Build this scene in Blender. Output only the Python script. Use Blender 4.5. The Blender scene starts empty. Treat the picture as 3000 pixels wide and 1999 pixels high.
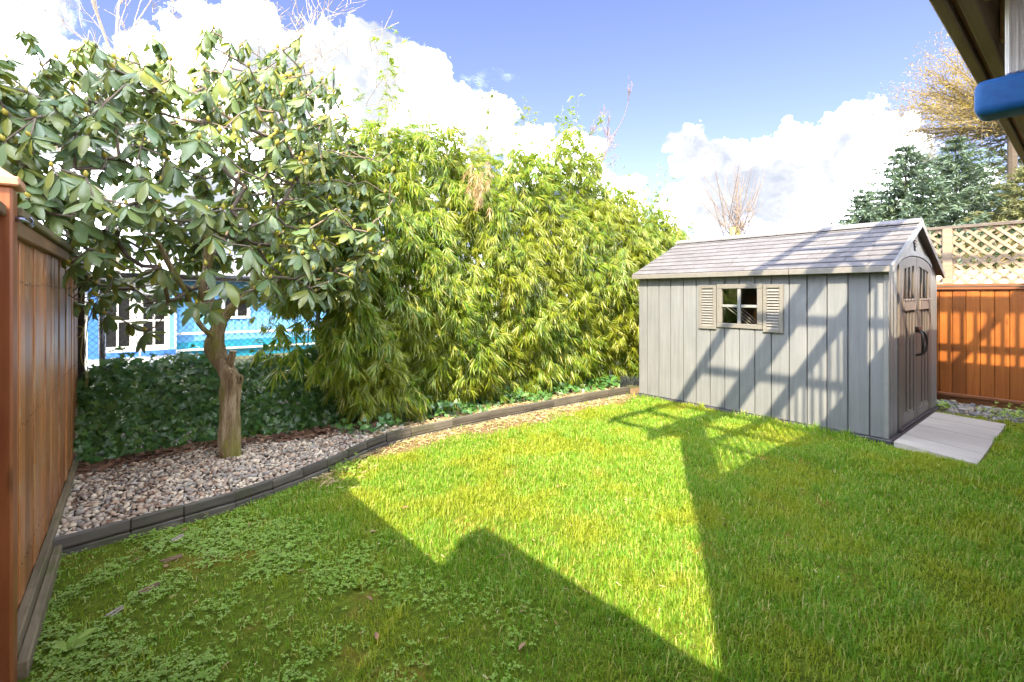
import bpy, bmesh, math, random
import numpy as np
from mathutils import Vector, Matrix

R = math.radians
rng = np.random.default_rng(7)
random.seed(7)
scene = bpy.context.scene
COL = scene.collection

# ------------------------------------------------------------------ camera
EYE = 1.57
HEAD = math.atan2(926, 1117)            # camera heading, clockwise from +Y
cam_d = bpy.data.cameras.new("camera")
cam_d.lens = 17.09
cam_d.sensor_width = 36
cam_d.shift_y = -107 / 2353
cam_d.clip_start = 0.05
cam_d.clip_end = 3000
cam = bpy.data.objects.new("camera", cam_d)
cam.location = (0, 0, EYE)
cam.rotation_euler = (R(90), 0, -HEAD)
COL.objects.link(cam)
scene.camera = cam

# ------------------------------------------------------------------ light and exposure
SUN_AZ, SUN_EL = R(56.5), R(41.8)       # heading the light travels to, height of the sun
EXPOSURE = 2.45
CLOUD = 4.0  # cloud glow, set above natural brightness to lift the shaded areas
SKY = 0.051
sdir = Vector((math.cos(SUN_EL) * math.sin(SUN_AZ), math.cos(SUN_EL) * math.cos(SUN_AZ), -math.sin(SUN_EL)))
sun_d = bpy.data.lights.new("sun", 'SUN')
sun_d.energy = 3.0
sun_d.angle = R(0.53)
sun_d.color = (1.0, 0.84, 0.56)
sun = bpy.data.objects.new("sun", sun_d)
sun.rotation_euler = sdir.to_track_quat('-Z', 'Y').to_euler()
sun.location = (-8, -6, 12)
COL.objects.link(sun)
vs = scene.view_settings
scene.display_settings.display_device = 'sRGB'
vs.view_transform = 'Standard'
vs.look = 'None'
vs.exposure = EXPOSURE
vs.gamma = 1
scene.cycles.max_bounces = 8
scene.cycles.diffuse_bounces = 4
scene.cycles.glossy_bounces = 3
scene.cycles.transmission_bounces = 6
scene.cycles.transparent_max_bounces = 8
scene.cycles.sample_clamp_indirect = 6
scene.cycles.use_denoising = True


class NT:
    """small wrapper for node trees"""
    def __init__(s, tree):
        s.t = tree
        s.n = tree.nodes
        s.l = tree.links
    def new(s, kind, **kw):
        nd = s.n.new(kind)
        for k, v in kw.items():
            setattr(nd, k, v)
        return nd
    def put(s, sock, v):
        if hasattr(v, 'is_output') or isinstance(v, bpy.types.NodeSocket):
            s.l.new(v, sock)
        else:
            sock.default_value = v
    def math(s, op, a, b=0.0, clamp=False):
        nd = s.new('ShaderNodeMath', operation=op, use_clamp=clamp)
        s.put(nd.inputs[0], a)
        if op not in ('SQRT', 'FRACT', 'ABSOLUTE'):
            s.put(nd.inputs[1], b)
        return nd.outputs[0]
    def vmath(s, op, a, b=(0, 0, 0)):
        nd = s.new('ShaderNodeVectorMath', operation=op)
        s.put(nd.inputs[0], a)
        if op == 'SCALE':
            s.put(nd.inputs['Scale'], b)
        elif op not in ('NORMALIZE', 'LENGTH'):
            s.put(nd.inputs[1], b)
        return nd.outputs['Value'] if op in ('DISTANCE', 'LENGTH', 'DOT_PRODUCT') else nd.outputs[0]
    def noise(s, vec, scale, detail=4.0, rough=0.55, dist=0.0, color=False):
        nd = s.new('ShaderNodeTexNoise')
        if vec is not None:
            s.l.new(vec, nd.inputs['Vector'])
        nd.inputs['Scale'].default_value = scale
        nd.inputs['Detail'].default_value = detail
        nd.inputs['Roughness'].default_value = rough
        nd.inputs['Distortion'].default_value = dist
        return nd.outputs['Color'] if color else nd.outputs[0]
    def ramp(s, fac, stops, interp='LINEAR'):
        nd = s.new('ShaderNodeValToRGB')
        nd.color_ramp.interpolation = interp
        el = nd.color_ramp.elements
        while len(el) < len(stops):
            el.new(0.5)
        for e, (p, c) in zip(el, stops):
            e.position = p
            e.color = (*c, 1) if len(c) == 3 else c
        s.l.new(fac, nd.inputs[0])
        return nd.outputs[0]
    def mix(s, fac, a, b, blend='MIX'):
        nd = s.new('ShaderNodeMix', data_type='RGBA', blend_type=blend)
        s.put(nd.inputs[0], fac)
        s.put(nd.inputs[6], a if not isinstance(a, tuple) else (*a, 1)[:4])
        s.put(nd.inputs[7], b if not isinstance(b, tuple) else (*b, 1)[:4])
        return nd.outputs[2]
    def maprange(s, v, a, b, c=0.0, d=1.0, smooth=False):
        nd = s.new('ShaderNodeMapRange')
        if smooth:
            nd.interpolation_type = 'SMOOTHSTEP'
        s.put(nd.inputs[0], v)
        for i, q in enumerate((a, b, c, d)):
            nd.inputs[i + 1].default_value = q
        return nd.outputs[0]


# ------------------------------------------------------------------ world: clear sky and cumulus
world = bpy.data.worlds.new("World")
scene.world = world
world.use_nodes = True
W = NT(world.node_tree)
W.n.clear()
sky = W.new('ShaderNodeTexSky', sky_type='NISHITA')
sky.sun_disc = False
sky.sun_elevation = SUN_EL
sky.sun_rotation = SUN_AZ + math.pi
sky.altitude = 50
sky.air_density = 1.0
sky.dust_density = 0.3
sky.ozone_density = 4.0
tc = W.new('ShaderNodeTexCoord')
gen = tc.outputs['Generated']
nz1 = W.noise(gen, 5.0, 6, 0.6, color=True)
nz2 = W.noise(gen, 19.0, 5, 0.6, color=True)
off1 = W.vmath('SCALE', W.vmath('SUBTRACT', nz1, (0.5, 0.5, 0.5)), 0.20)
off2 = W.vmath('SCALE', W.vmath('SUBTRACT', nz2, (0.5, 0.5, 0.5)), 0.07)
dirn = W.vmath('ADD', W.vmath('ADD', gen, off1), off2)
FW = Vector((math.sin(HEAD), math.cos(HEAD), 0))
RT = Vector((math.cos(HEAD), -math.sin(HEAD), 0))


def heading(az, el):
    """unit direction; az degrees right of the camera heading, el degrees up"""
    a, e = R(az), R(el)
    return (FW * math.cos(a) + RT * math.sin(a)) * math.cos(e) + Vector((0, 0, math.sin(e)))


def look(px, py):
    d = FW + RT * ((px - 1176) / 1117) + Vector((0, 0, (677 - py) / 1117))
    return d.normalized()


puffs = []
for x, y, r in [(60, 260, 150), (210, 210, 130), (390, 170, 105), (540, 135, 105), (640, 135, 95), (760, 170, 108),
                (870, 150, 108), (955, 190, 100), (1040, 250, 75), (1000, 340, 140), (1140, 290, 80), (1240, 360, 90),
                (1350, 400, 82), (1420, 450, 76), (800, 360, 200), (560, 360, 220), (300, 400, 200),
                (1590, 365, 70), (1680, 395, 78), (1780, 355, 88), (1880, 310, 94), (1970, 290, 88), (2050, 335, 82),
                (2125, 385, 72), (1650, 460, 84), (1800, 450, 105), (1950, 430, 112), (2090, 450, 100), (1560, 500, 62),
                (2200, 450, 66)]:
    d = look(x, y)
    puffs.append((d, (d - look(x, y - r)).length))
for az, el, r in [(72, 16, 15), (95, 12, 20), (118, 24, 20), (140, 12, 20), (165, 22, 20), (192, 12, 20), (215, 26, 20),
                  (240, 13, 20), (262, 22, 18), (285, 14, 20), (302, 26, 15), (110, 48, 17), (160, 55, 18), (225, 52, 17),
                  (275, 48, 16), (190, 74, 16)]:  # unseen clouds behind and overhead, added widely for more fill light
    puffs.append((heading(az, el), R(r)))
field = None
for d, r in puffs:
    v = W.math('SUBTRACT', 1.0, W.math('DIVIDE', W.vmath('DISTANCE', dirn, tuple(d)), r))
    field = v if field is None else W.math('MAXIMUM', field, v)
mask = W.maprange(field, -0.02, 0.16, 0, 1, True)
wisp = W.noise(W.vmath('MULTIPLY', gen, (1, 1, 2.6)), 3.4, 7, 0.62)
wisp = W.math('MULTIPLY', W.maprange(wisp, 0.66, 0.90, 0, 1, True), 0.40)
mask = W.math('MAXIMUM', mask, wisp)
low = W.new('ShaderNodeSeparateXYZ')
W.l.new(gen, low.inputs[0])
hz = W.maprange(low.outputs[2], 0.0, 0.12, 0.40, 0.0, True)
mask = W.math('MAXIMUM', mask, hz)
shade = W.noise(W.vmath('ADD', gen, off1), 6.5, 6, 0.6)
ccol = W.ramp(shade, [(0.36, (0.135, 0.145, 0.170)), (0.46, (0.20, 0.205, 0.212)), (0.60, (CLOUD * 0.95, CLOUD, CLOUD * 1.10))])
bg1 = W.new('ShaderNodeBackground')
W.l.new(W.mix(1.0, sky.outputs[0], (1.30, 1.0, 1.16), 'MULTIPLY'), bg1.inputs[0])
bg1.inputs[1].default_value = SKY
bg2 = W.new('ShaderNodeBackground')
W.l.new(ccol, bg2.inputs[0])
bg2.inputs[1].default_value = 1.0
mx = W.new('ShaderNodeMixShader')
W.l.new(mask, mx.inputs[0])
W.l.new(bg1.outputs[0], mx.inputs[1])
W.l.new(bg2.outputs[0], mx.inputs[2])
wo = W.new('ShaderNodeOutputWorld')
W.l.new(mx.outputs[0], wo.inputs[0])

# ------------------------------------------------------------------ materials
MATS = {}


def base_mat(name):
    m = bpy.data.materials.new(name)
    m.use_nodes = True
    N = NT(m.node_tree)
    N.n.clear()
    out = N.new('ShaderNodeOutputMaterial')
    b = N.new('ShaderNodeBsdfPrincipled')
    N.l.new(b.outputs[0], out.inputs[0])
    MATS[name] = m
    return m, N, b, out


def bump(N, b, h, strength=0.3, dist=0.01):
    nd = N.new('ShaderNodeBump')
    nd.inputs['Strength'].default_value = strength
    nd.inputs['Distance'].default_value = dist
    N.l.new(h, nd.inputs['Height'])
    N.l.new(nd.outputs[0], b.inputs['Normal'])


def coords(N, spread=20.0):
    t = N.new('ShaderNodeTexCoord')
    oi = N.new('ShaderNodeObjectInfo')
    o = N.vmath('SCALE', N.vmath('ADD', (1.0, 0.7, 1.3), (0, 0, 0)), N.math('MULTIPLY', oi.outputs['Random'], spread))
    return N.vmath('ADD', t.outputs['Object'], o), oi.outputs['Random'], t.outputs['Object']


def wood(name, dark, light, grain='Z', rough=0.5, spec=0.4, vary=0.35, stain=None, knots=True):
    m, N, b, _ = base_mat(name)
    v, rnd, raw = coords(N)
    s = {'X': (1.2, 26, 26), 'Y': (26, 1.2, 26), 'Z': (26, 26, 1.2)}[grain]
    vv = N.vmath('MULTIPLY', v, s)
    g = N.noise(vv, 1.0, 6, 0.65, 0.4)
    g2 = N.noise(v, 3.0, 3, 0.5)
    f = N.math('ADD', N.math('MULTIPLY', g, 0.7), N.math('MULTIPLY', g2, 0.3))
    c = N.ramp(f, [(0.32, dark), (0.66, light)])
    k = N.math('ADD', N.math('MULTIPLY', rnd, vary), 1.0 - vary * 0.5)
    c = N.mix(1.0, c, _grey(N, k), 'MULTIPLY')
    if knots:
        vo = N.new('ShaderNodeTexVoronoi')
        vo.inputs['Scale'].default_value = 1.0
        ks = {'X': (1.6, 6, 6), 'Y': (6, 1.6, 6), 'Z': (6, 6, 1.6)}[grain]
        N.l.new(N.vmath('MULTIPLY', v, ks), vo.inputs['Vector'])
        c = N.mix(N.maprange(vo.outputs['Distance'], 0.05, 0.15, 0.75, 0.0, True), c, tuple(q * 0.35 for q in dark))
    if stain:
        zz = N.noise(v, 5.0, 5, 0.6)
        c = N.mix(N.maprange(zz, 0.48, 0.68, 0, 0.75, True), c, stain)
    N.l.new(c, b.inputs['Base Color'])
    b.inputs['Roughness'].default_value = rough
    b.inputs['Specular IOR Level'].default_value = spec
    bump(N, b, g, 0.35, 0.004)
    return m


def _grey(N, k):
    nd = N.new('ShaderNodeCombineXYZ')
    for i in range(3):
        N.l.new(k, nd.inputs[i])
    return nd.outputs[0]


def plain(name, c1, c2=None, rough=0.5, scale=12.0, metal=0.0, spec=0.5, bmp=0.15, vary=0.12):
    m, N, b, _ = base_mat(name)
    v, rnd, raw = coords(N)
    n = N.noise(v, scale, 6, 0.6)
    c2 = c2 or tuple(x * 0.75 for x in c1)
    c = N.ramp(n, [(0.3, c2), (0.7, c1)])
    k = N.math('ADD', N.math('MULTIPLY', rnd, vary), 1.0 - vary * 0.5)
    c = N.mix(1.0, c, _grey(N, k), 'MULTIPLY')
    N.l.new(c, b.inputs['Base Color'])
    b.inputs['Roughness'].default_value = rough
    b.inputs['Metallic'].default_value = metal
    b.inputs['Specular IOR Level'].default_value = spec
    if bmp:
        bump(N, b, n, bmp, 0.005)
    return m


def leaf(name, stops, rough=0.45, trans=0.3, spec=0.5, tcol=None, patch=None):
    """stops: list of colours picked leaf by leaf"""
    m, N, b, out = base_mat(name)
    g = N.new('ShaderNodeNewGeometry')
    oi = N.new('ShaderNodeObjectInfo')
    r = N.math('FRACT', N.math('ADD', g.outputs['Random Per Island'], N.math('MULTIPLY', oi.outputs['Random'], 7.3)))
    n = len(stops)
    c = N.ramp(r, [(i / max(1, n - 1), s) for i, s in enumerate(stops)])
    if patch:
        pn = N.noise(g.outputs['Position'], patch[0], 3, 0.55)
        c = N.mix(N.maprange(pn, 0.46, 0.62, 0, patch[2], True), c, patch[1])
    N.l.new(c, b.inputs['Base Color'])
    b.inputs['Roughness'].default_value = rough
    b.inputs['Specular IOR Level'].default_value = spec
    if trans > 0:
        tr = N.new('ShaderNodeBsdfTranslucent')
        N.l.new(N.mix(1.0, c, tcol or (1.5, 1.5, 0.7), 'MULTIPLY'), tr.inputs[0])
        mxs = N.new('ShaderNodeMixShader')
        mxs.inputs[0].default_value = trans
        N.l.new(b.outputs[0], mxs.inputs[1])
        N.l.new(tr.outputs[0], mxs.inputs[2])
        N.l.new(mxs.outputs[0], out.inputs[0])
    return m


wood('cedar_left', (0.22, 0.075, 0.022), (0.48, 0.205, 0.075), 'Z', 0.38, 0.5, 0.6, (0.40, 0.23, 0.12))
wood('cedar_post', (0.17, 0.045, 0.014), (0.30, 0.10, 0.035), 'Z', 0.45, 0.5, 0.15)
wood('cedar_raw', (0.52, 0.26, 0.15), (0.70, 0.42, 0.27), 'Y', 0.6, 0.3, 0.2)
wood('rail_mossy', (0.11, 0.10, 0.055), (0.24, 0.20, 0.12), 'Y', 0.8, 0.2, 0.2, (0.10, 0.12, 0.03))
wood('rail_brown', (0.13, 0.075, 0.04), (0.27, 0.165, 0.095), 'Y', 0.7, 0.3, 0.2)
wood('kick_weathered', (0.09, 0.075, 0.05), (0.27, 0.22, 0.14), 'Y', 0.8, 0.2, 0.2, (0.11, 0.12, 0.04))
wood('cedar_right', (0.20, 0.055, 0.010), (0.36, 0.118, 0.020), 'Z', 0.5, 0.4, 0.45)
wood('cedar_right_rail', (0.15, 0.050, 0.020), (0.26, 0.10, 0.042), 'Y', 0.5, 0.4, 0.15)
wood('lattice_wood', (0.22, 0.165, 0.12), (0.38, 0.295, 0.22), 'Y', 0.7, 0.2, 0.3)
wood('deck_wood', (0.19, 0.125, 0.085), (0.36, 0.26, 0.185), 'X', 0.7, 0.3, 0.25)
wood('joist_wood', (0.40, 0.25, 0.09), (0.62, 0.42, 0.18), 'Y', 0.7, 0.3, 0.25)
wood('edging_wood', (0.040, 0.038, 0.036), (0.15, 0.135, 0.115), 'X', 0.75, 0.3, 0.4, (0.07, 0.075, 0.04))
wood('shed_panel', (0.135, 0.145, 0.164), (0.192, 0.203, 0.225), 'Z', 0.55, 0.35, 0.08, knots=False)
wood('paver', (0.36, 0.335, 0.315), (0.47, 0.445, 0.42), 'Y', 0.8, 0.2, 0.14, knots=False)
plain('shed_trim', (0.235, 0.24, 0.25), (0.195, 0.20, 0.21), 0.5, 14)
plain('shed_frame', (0.180, 0.174, 0.168), (0.145, 0.14, 0.135), 0.5, 14)
plain('shed_roof', (0.138, 0.136, 0.152), (0.095, 0.094, 0.108), 0.8, 9, vary=0.2)
plain('ridge_cap', (0.20, 0.196, 0.215), (0.16, 0.156, 0.172), 0.5, 9)
wood('shed_door', (0.105, 0.090, 0.082), (0.150, 0.130, 0.120), 'Z', 0.5, 0.4, 0.05, knots=False)
plain('shed_door_trim', (0.23, 0.185, 0.165), (0.18, 0.145, 0.13), 0.5, 16)
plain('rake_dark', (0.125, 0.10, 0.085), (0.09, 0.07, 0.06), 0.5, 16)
plain('black_plastic', (0.012, 0.012, 0.013), (0.008, 0.008, 0.008), 0.3, 30)
plain('dark_inside', (0.08, 0.06, 0.05), (0.03, 0.025, 0.02), 0.8, 8)
plain('shed_base', (0.06, 0.06, 0.075), (0.035, 0.035, 0.045), 0.5, 16)
plain('galvanised', (0.30, 0.31, 0.34), (0.19, 0.20, 0.23), 0.45, 40, 0.7)
plain('wire_dark', (0.09, 0.085, 0.10), (0.05, 0.05, 0.055), 0.5, 40, 0.5)
plain('steel', (0.35, 0.38, 0.48), (0.25, 0.28, 0.36), 0.3, 40, 0.9)
plain('white_paint', (0.80, 0.79, 0.77), (0.70, 0.69, 0.67), 0.55, 6)
plain('blue_paint', (0.045, 0.17, 0.50), (0.03, 0.12, 0.38), 0.5, 6)
plain('blue_siding', (0.17, 0.42, 0.74), (0.10, 0.31, 0.62), 0.5, 7)
plain('teal_panel', (0.012, 0.24, 0.36), (0.008, 0.16, 0.27), 0.5, 5)
plain('beige_wall', (0.78, 0.75, 0.69), (0.70, 0.67, 0.61), 0.7, 5)
plain('grey_roof', (0.10, 0.10, 0.115), (0.06, 0.06, 0.07), 0.8, 9)
plain('blue_foam', (0.002, 0.115, 0.42), (0.002, 0.085, 0.34), 0.65, 40, bmp=0.3)
plain('white_ribbed', (0.80, 0.80, 0.80), (0.72, 0.72, 0.73), 0.4, 10)
plain('rope', (0.40, 0.35, 0.16), (0.28, 0.25, 0.11), 0.9, 60)
plain('twig_grey', (0.23, 0.18, 0.15), (0.12, 0.09, 0.075), 0.9, 20)
plain('twig_pale', (0.42, 0.36, 0.30), (0.26, 0.21, 0.17), 0.9, 12)
plain('twig_red', (0.30, 0.17, 0.13), (0.18, 0.10, 0.08), 0.9, 20)
plain('twig_gold', (0.22, 0.165, 0.10), (0.13, 0.10, 0.07), 0.9, 20)
plain('spruce_bark', (0.10, 0.075, 0.06), (0.05, 0.04, 0.03), 0.9, 12)
plain('culm', (0.22, 0.20, 0.05), (0.14, 0.12, 0.035), 0.5, 8)
plain('soil', (0.085, 0.055, 0.034), (0.04, 0.026, 0.017), 0.95, 14, bmp=0.8)
plain('terrain', (0.10, 0.11, 0.04), (0.06, 0.055, 0.03), 0.95, 2)
plain('bud', (0.42, 0.38, 0.055), (0.34, 0.26, 0.04), 0.5, 40)
plain('house_white', (0.72, 0.71, 0.68), (0.66, 0.65, 0.62), 0.6, 5)
plain('stone_far', (0.60, 0.56, 0.50), (0.45, 0.42, 0.38), 0.8, 8)

leaf('rhodo_leaf', [(0.105, 0.175, 0.078), (0.150, 0.215, 0.085), (0.098, 0.160, 0.088), (0.180, 0.220, 0.045),
                    (0.122, 0.188, 0.098), (0.230, 0.240, 0.038), (0.100, 0.165, 0.060)], 0.34, 0.25, 0.75)
leaf('ivy_leaf', [(0.046, 0.140, 0.032), (0.085, 0.205, 0.045), (0.052, 0.150, 0.046), (0.140, 0.265, 0.048),
                  (0.034, 0.108, 0.032), (0.100, 0.225, 0.060)], 0.33, 0.20, 0.7)
leaf('bamboo_leaf', [(0.130, 0.235, 0.018), (0.200, 0.280, 0.018), (0.100, 0.200, 0.022), (0.270, 0.300, 0.024),
                     (0.155, 0.250, 0.016), (0.370, 0.340, 0.080), (0.115, 0.210, 0.018), (0.090, 0.185, 0.025)], 0.34, 0.40, 0.6,
     patch=(0.9, (0.250, 0.265, 0.016), 0.5))
leaf('dry_bamboo', [(0.50, 0.36, 0.20), (0.42, 0.28, 0.15), (0.55, 0.42, 0.27)], 0.8, 0.2, 0.2)
leaf('grass_blade', [(0.145, 0.335, 0.024), (0.220, 0.385, 0.028), (0.110, 0.295, 0.034), (0.290, 0.405, 0.036),
                     (0.155, 0.345, 0.024), (0.360, 0.410, 0.065), (0.540, 0.500, 0.230)], 0.5, 0.45, 0.35,
     patch=(1.5, (0.360, 0.380, 0.030), 0.60))
leaf('clover_leaf', [(0.270, 0.430, 0.075), (0.195, 0.365, 0.045), (0.335, 0.475, 0.115), (0.225, 0.375, 0.035)], 0.5, 0.25, 0.4)
leaf('dead_leaf', [(0.30, 0.16, 0.10), (0.40, 0.27, 0.16), (0.24, 0.11, 0.08), (0.48, 0.36, 0.22), (0.33, 0.20, 0.16)], 0.8, 0.1, 0.2)
leaf('bark_chip', [(0.16, 0.085, 0.06), (0.26, 0.14, 0.09), (0.10, 0.06, 0.045), (0.36, 0.22, 0.14)], 0.85, 0.0, 0.2)
leaf('straw', [(0.55, 0.42, 0.24), (0.42, 0.30, 0.16), (0.62, 0.52, 0.33), (0.36, 0.20, 0.10)], 0.8, 0.1, 0.2)
leaf('pebble', [(0.54, 0.44, 0.35), (0.33, 0.31, 0.29), (0.68, 0.57, 0.44), (0.46, 0.33, 0.24), (0.21, 0.20, 0.19),
                (0.58, 0.48, 0.39), (0.76, 0.66, 0.51), (0.38, 0.36, 0.33), (0.56, 0.39, 0.27)], 0.65, 0.0, 0.35)
leaf('river_stone', [(0.26, 0.26, 0.27), (0.11, 0.125, 0.155), (0.34, 0.31, 0.28), (0.17, 0.19, 0.22), (0.29, 0.25, 0.19)], 0.55, 0.0, 0.4)
leaf('spruce_needle', [(0.120, 0.180, 0.145), (0.085, 0.135, 0.080), (0.180, 0.240, 0.215), (0.100, 0.145, 0.060), (0.150, 0.205, 0.175)], 0.6, 0.1, 0.3)
leaf('olive_needle', [(0.170, 0.180, 0.075), (0.120, 0.140, 0.055), (0.230, 0.220, 0.100), (0.150, 0.160, 0.090)], 0.6, 0.2, 0.3)
leaf('gold_leaf', [(0.26, 0.195, 0.055), (0.20, 0.155, 0.050), (0.32, 0.235, 0.060), (0.16, 0.130, 0.06)], 0.6, 0.3, 0.3)
leaf('shrub_leaf', [(0.14, 0.115, 0.05), (0.10, 0.105, 0.04), (0.20, 0.135, 0.07), (0.085, 0.075, 0.04)], 0.6, 0.2, 0.3)

# lawn ground: moss, thatch and bare soil
m, N, b, _ = base_mat('lawn_ground')
t = N.new('ShaderNodeTexCoord')
v = t.outputs['Object']
moss = N.ramp(N.noise(v, 26, 6, 0.7), [(0.3, (0.060, 0.090, 0.012)), (0.55, (0.130, 0.185, 0.016)), (0.75, (0.23, 0.26, 0.05))])
rust = N.mix(N.maprange(N.noise(v, 1.7, 4, 0.6), 0.54, 0.66, 0, 0.75, True), moss, (0.25, 0.18, 0.035))
dirt = N.ramp(N.noise(v, 30, 6, 0.7), [(0.3, (0.13, 0.085, 0.05)), (0.7, (0.31, 0.22, 0.13))])
sp = N.new('ShaderNodeSeparateXYZ')
N.l.new(v, sp.inputs[0])
edge = N.math('ADD', sp.outputs[1], N.math('MULTIPLY', N.math('SUBTRACT', N.noise(v, 2.6, 4, 0.6), 0.5), 0.9))
N.l.new(N.mix(N.maprange(edge, 4.28, 4.5, 0, 1, True), rust, dirt), b.inputs['Base Color'])
b.inputs['Roughness'].default_value = 0.95
b.inputs['Specular IOR Level'].default_value = 0.1
bump(N, b, N.noise(v, 60, 5, 0.7), 0.9, 0.02)

# rhododendron bark
m, N, b, _ = base_mat('bark')
t = N.new('ShaderNodeTexCoord')
v = t.outputs['Object']
st = N.noise(N.vmath('MULTIPLY', v, (22, 22, 3.0)), 1.0, 7, 0.7, 0.6)
c = N.ramp(st, [(0.30, (0.14, 0.085, 0.05)), (0.46, (0.34, 0.23, 0.13)), (0.62, (0.56, 0.43, 0.28)), (0.78, (0.68, 0.57, 0.44))])
mo = N.noise(N.vmath('MULTIPLY', v, (5, 5, 1.6)), 1.0, 5, 0.65)
c = N.mix(N.maprange(mo, 0.42, 0.58, 0, 0.8, True), c, (0.235, 0.225, 0.030))
fis = N.noise(N.vmath('MULTIPLY', v, (48, 48, 5.0)), 1.0, 6, 0.7, 1.2)
c = N.mix(N.maprange(fis, 0.34, 0.43, 0.6, 0, True), c, (0.08, 0.05, 0.03))
N.l.new(c, b.inputs['Base Color'])
b.inputs['Roughness'].default_value = 0.85
bump(N, b, N.math('ADD', st, fis), 1.0, 0.03)

# thin window glass
m, N, b, out = base_mat('glass')
tr = N.new('ShaderNodeBsdfTransparent')
tr.inputs[0].default_value = (0.55, 0.58, 0.56, 1)
gl = N.new('ShaderNodeBsdfGlossy')
gl.inputs['Roughness'].default_value = 0.02
fr = N.new('ShaderNodeFresnel')
fr.inputs[0].default_value = 1.9
mxs = N.new('ShaderNodeMixShader')
N.l.new(fr.outputs[0], mxs.inputs[0])
N.l.new(tr.outputs[0], mxs.inputs[1])
N.l.new(gl.outputs[0], mxs.inputs[2])
N.l.new(mxs.outputs[0], out.inputs[0])

# ------------------------------------------------------------------ object helpers


def off(parent):
    o = Vector((0, 0, 0))
    while parent is not None:
        o += parent.location
        parent = parent.parent
    return o


def tag(o, label=None, cat=None, group=None, kind=None):
    if label: o['label'] = label
    if cat: o['category'] = cat
    if group: o['group'] = group
    if kind: o['kind'] = kind
    return o


def thing(name, label, cat, loc=(0, 0, 0), group=None):
    o = bpy.data.objects.new(name, None)
    o.empty_display_size = 0.1
    o.location = loc
    COL.objects.link(o)
    return tag(o, label, cat, group)


def link(name, me, parent=None, loc=None, kind=None):
    o = bpy.data.objects.new(name, me)
    COL.objects.link(o)
    if parent is not None:
        o.parent = parent
    if loc is not None:
        o.location = loc
    if kind:
        o['kind'] = kind
    return o


def np_mesh(name, V, F, mat, smooth=False):
    me = bpy.data.meshes.new(name)
    V = np.asarray(V, dtype=np.float32).reshape(-1, 3)
    F = np.asarray(F, dtype=np.int32)
    n, k = F.shape
    me.vertices.add(len(V))
    me.vertices.foreach_set('co', V.ravel())
    me.loops.add(n * k)
    me.loops.foreach_set('vertex_index', F.ravel())
    me.polygons.add(n)
    me.polygons.foreach_set('loop_start', np.arange(0, n * k, k, dtype=np.int32))
    me.polygons.foreach_set('loop_total', np.full(n, k, dtype=np.int32))
    if smooth:
        me.polygons.foreach_set('use_smooth', np.ones(n, dtype=bool))
    me.update(calc_edges=True)
    me.validate()
    me.materials.append(MATS[mat])
    return me


class MB:
    def __init__(s):
        s.v, s.f = [], []
    def add(s, vs, fs):
        o = len(s.v)
        s.v += [tuple(p) for p in vs]
        s.f += [tuple(i + o for i in q) for q in fs]
        return s
    def box(s, x0, x1, y0, y1, z0, z1, c=0.0):
        if c <= 0:
            vs = [(x, y, z) for z in (z0, z1) for y in (y0, y1) for x in (x0, x1)]
            return s.add(vs, [(0, 2, 3, 1), (4, 5, 7, 6), (0, 1, 5, 4), (2, 6, 7, 3), (0, 4, 6, 2), (1, 3, 7, 5)])
        return s.cbox(Vector(((x0 + x1) / 2, (y0 + y1) / 2, (z0 + z1) / 2)), (x1 - x0, y1 - y0, z1 - z0), c)
    def cbox(s, ctr, dim, c, M=None):
        """chamfered box"""
        h = [d / 2 for d in dim]
        bm = bmesh.new()
        for sx in (-1, 1):
            for sy in (-1, 1):
                for sz in (-1, 1):
                    for ax in range(3):
                        q = [sx * h[0], sy * h[1], sz * h[2]]
                        for k in range(3):
                            if k != ax:
                                q[k] -= (c if q[k] > 0 else -c)
                        bm.verts.new(q)
        bmesh.ops.convex_hull(bm, input=bm.verts)
        bmesh.ops.dissolve_limit(bm, angle_limit=0.02, verts=bm.verts, edges=bm.edges)
        bm.verts.index_update()
        vs = [(M @ v.co if M else v.co) + Vector(ctr) for v in bm.verts]
        fs = [[v.index for v in f.verts] for f in bm.faces]
        bm.free()
        return s.add(vs, fs)
    def prism(s, poly, axis, a, b_):
        """poly: list of 2-D points, extruded along axis from a to b_"""
        n = len(poly)
        def P(p, w):
            return {'X': (w, p[0], p[1]), 'Y': (p[0], w, p[1]), 'Z': (p[0], p[1], w)}[axis]
        vs = [P(p, a) for p in poly] + [P(p, b_) for p in poly]
        fs = [tuple(range(n))[::-1], tuple(range(n, 2 * n))] + [(i, (i + 1) % n, (i + 1) % n + n, i + n) for i in range(n)]
        return s.add(vs, fs)
    def tube(s, pts, rad, sides=8, cap=True):
        V, F = tube_np(pts, rad, sides)
        s.add(V.tolist(), F.tolist())
        if cap:
            n = len(pts)
            o = len(s.v) - n * sides
            s.f.append(tuple(range(o, o + sides))[::-1])
            s.f.append(tuple(range(o + (n - 1) * sides, o + n * sides)))
        return s
    def mesh(s, name, mat, origin=(0, 0, 0), smooth=False):
        me = bpy.data.meshes.new(name)
        o = Vector(origin)
        me.from_pydata([tuple(Vector(p) - o) for p in s.v], [], s.f)
        bm = bmesh.new()
        bm.from_mesh(me)
        bmesh.ops.recalc_face_normals(bm, faces=bm.faces)
        bm.to_mesh(me)
        bm.free()
        if smooth:
            for p in me.polygons:
                p.use_smooth = True
        me.materials.append(MATS[mat])
        return me
    def build(s, name, mat, parent=None, kind=None, smooth=False):
        return link(name, s.mesh(name, mat, off(parent), smooth), parent, None, kind)


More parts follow.
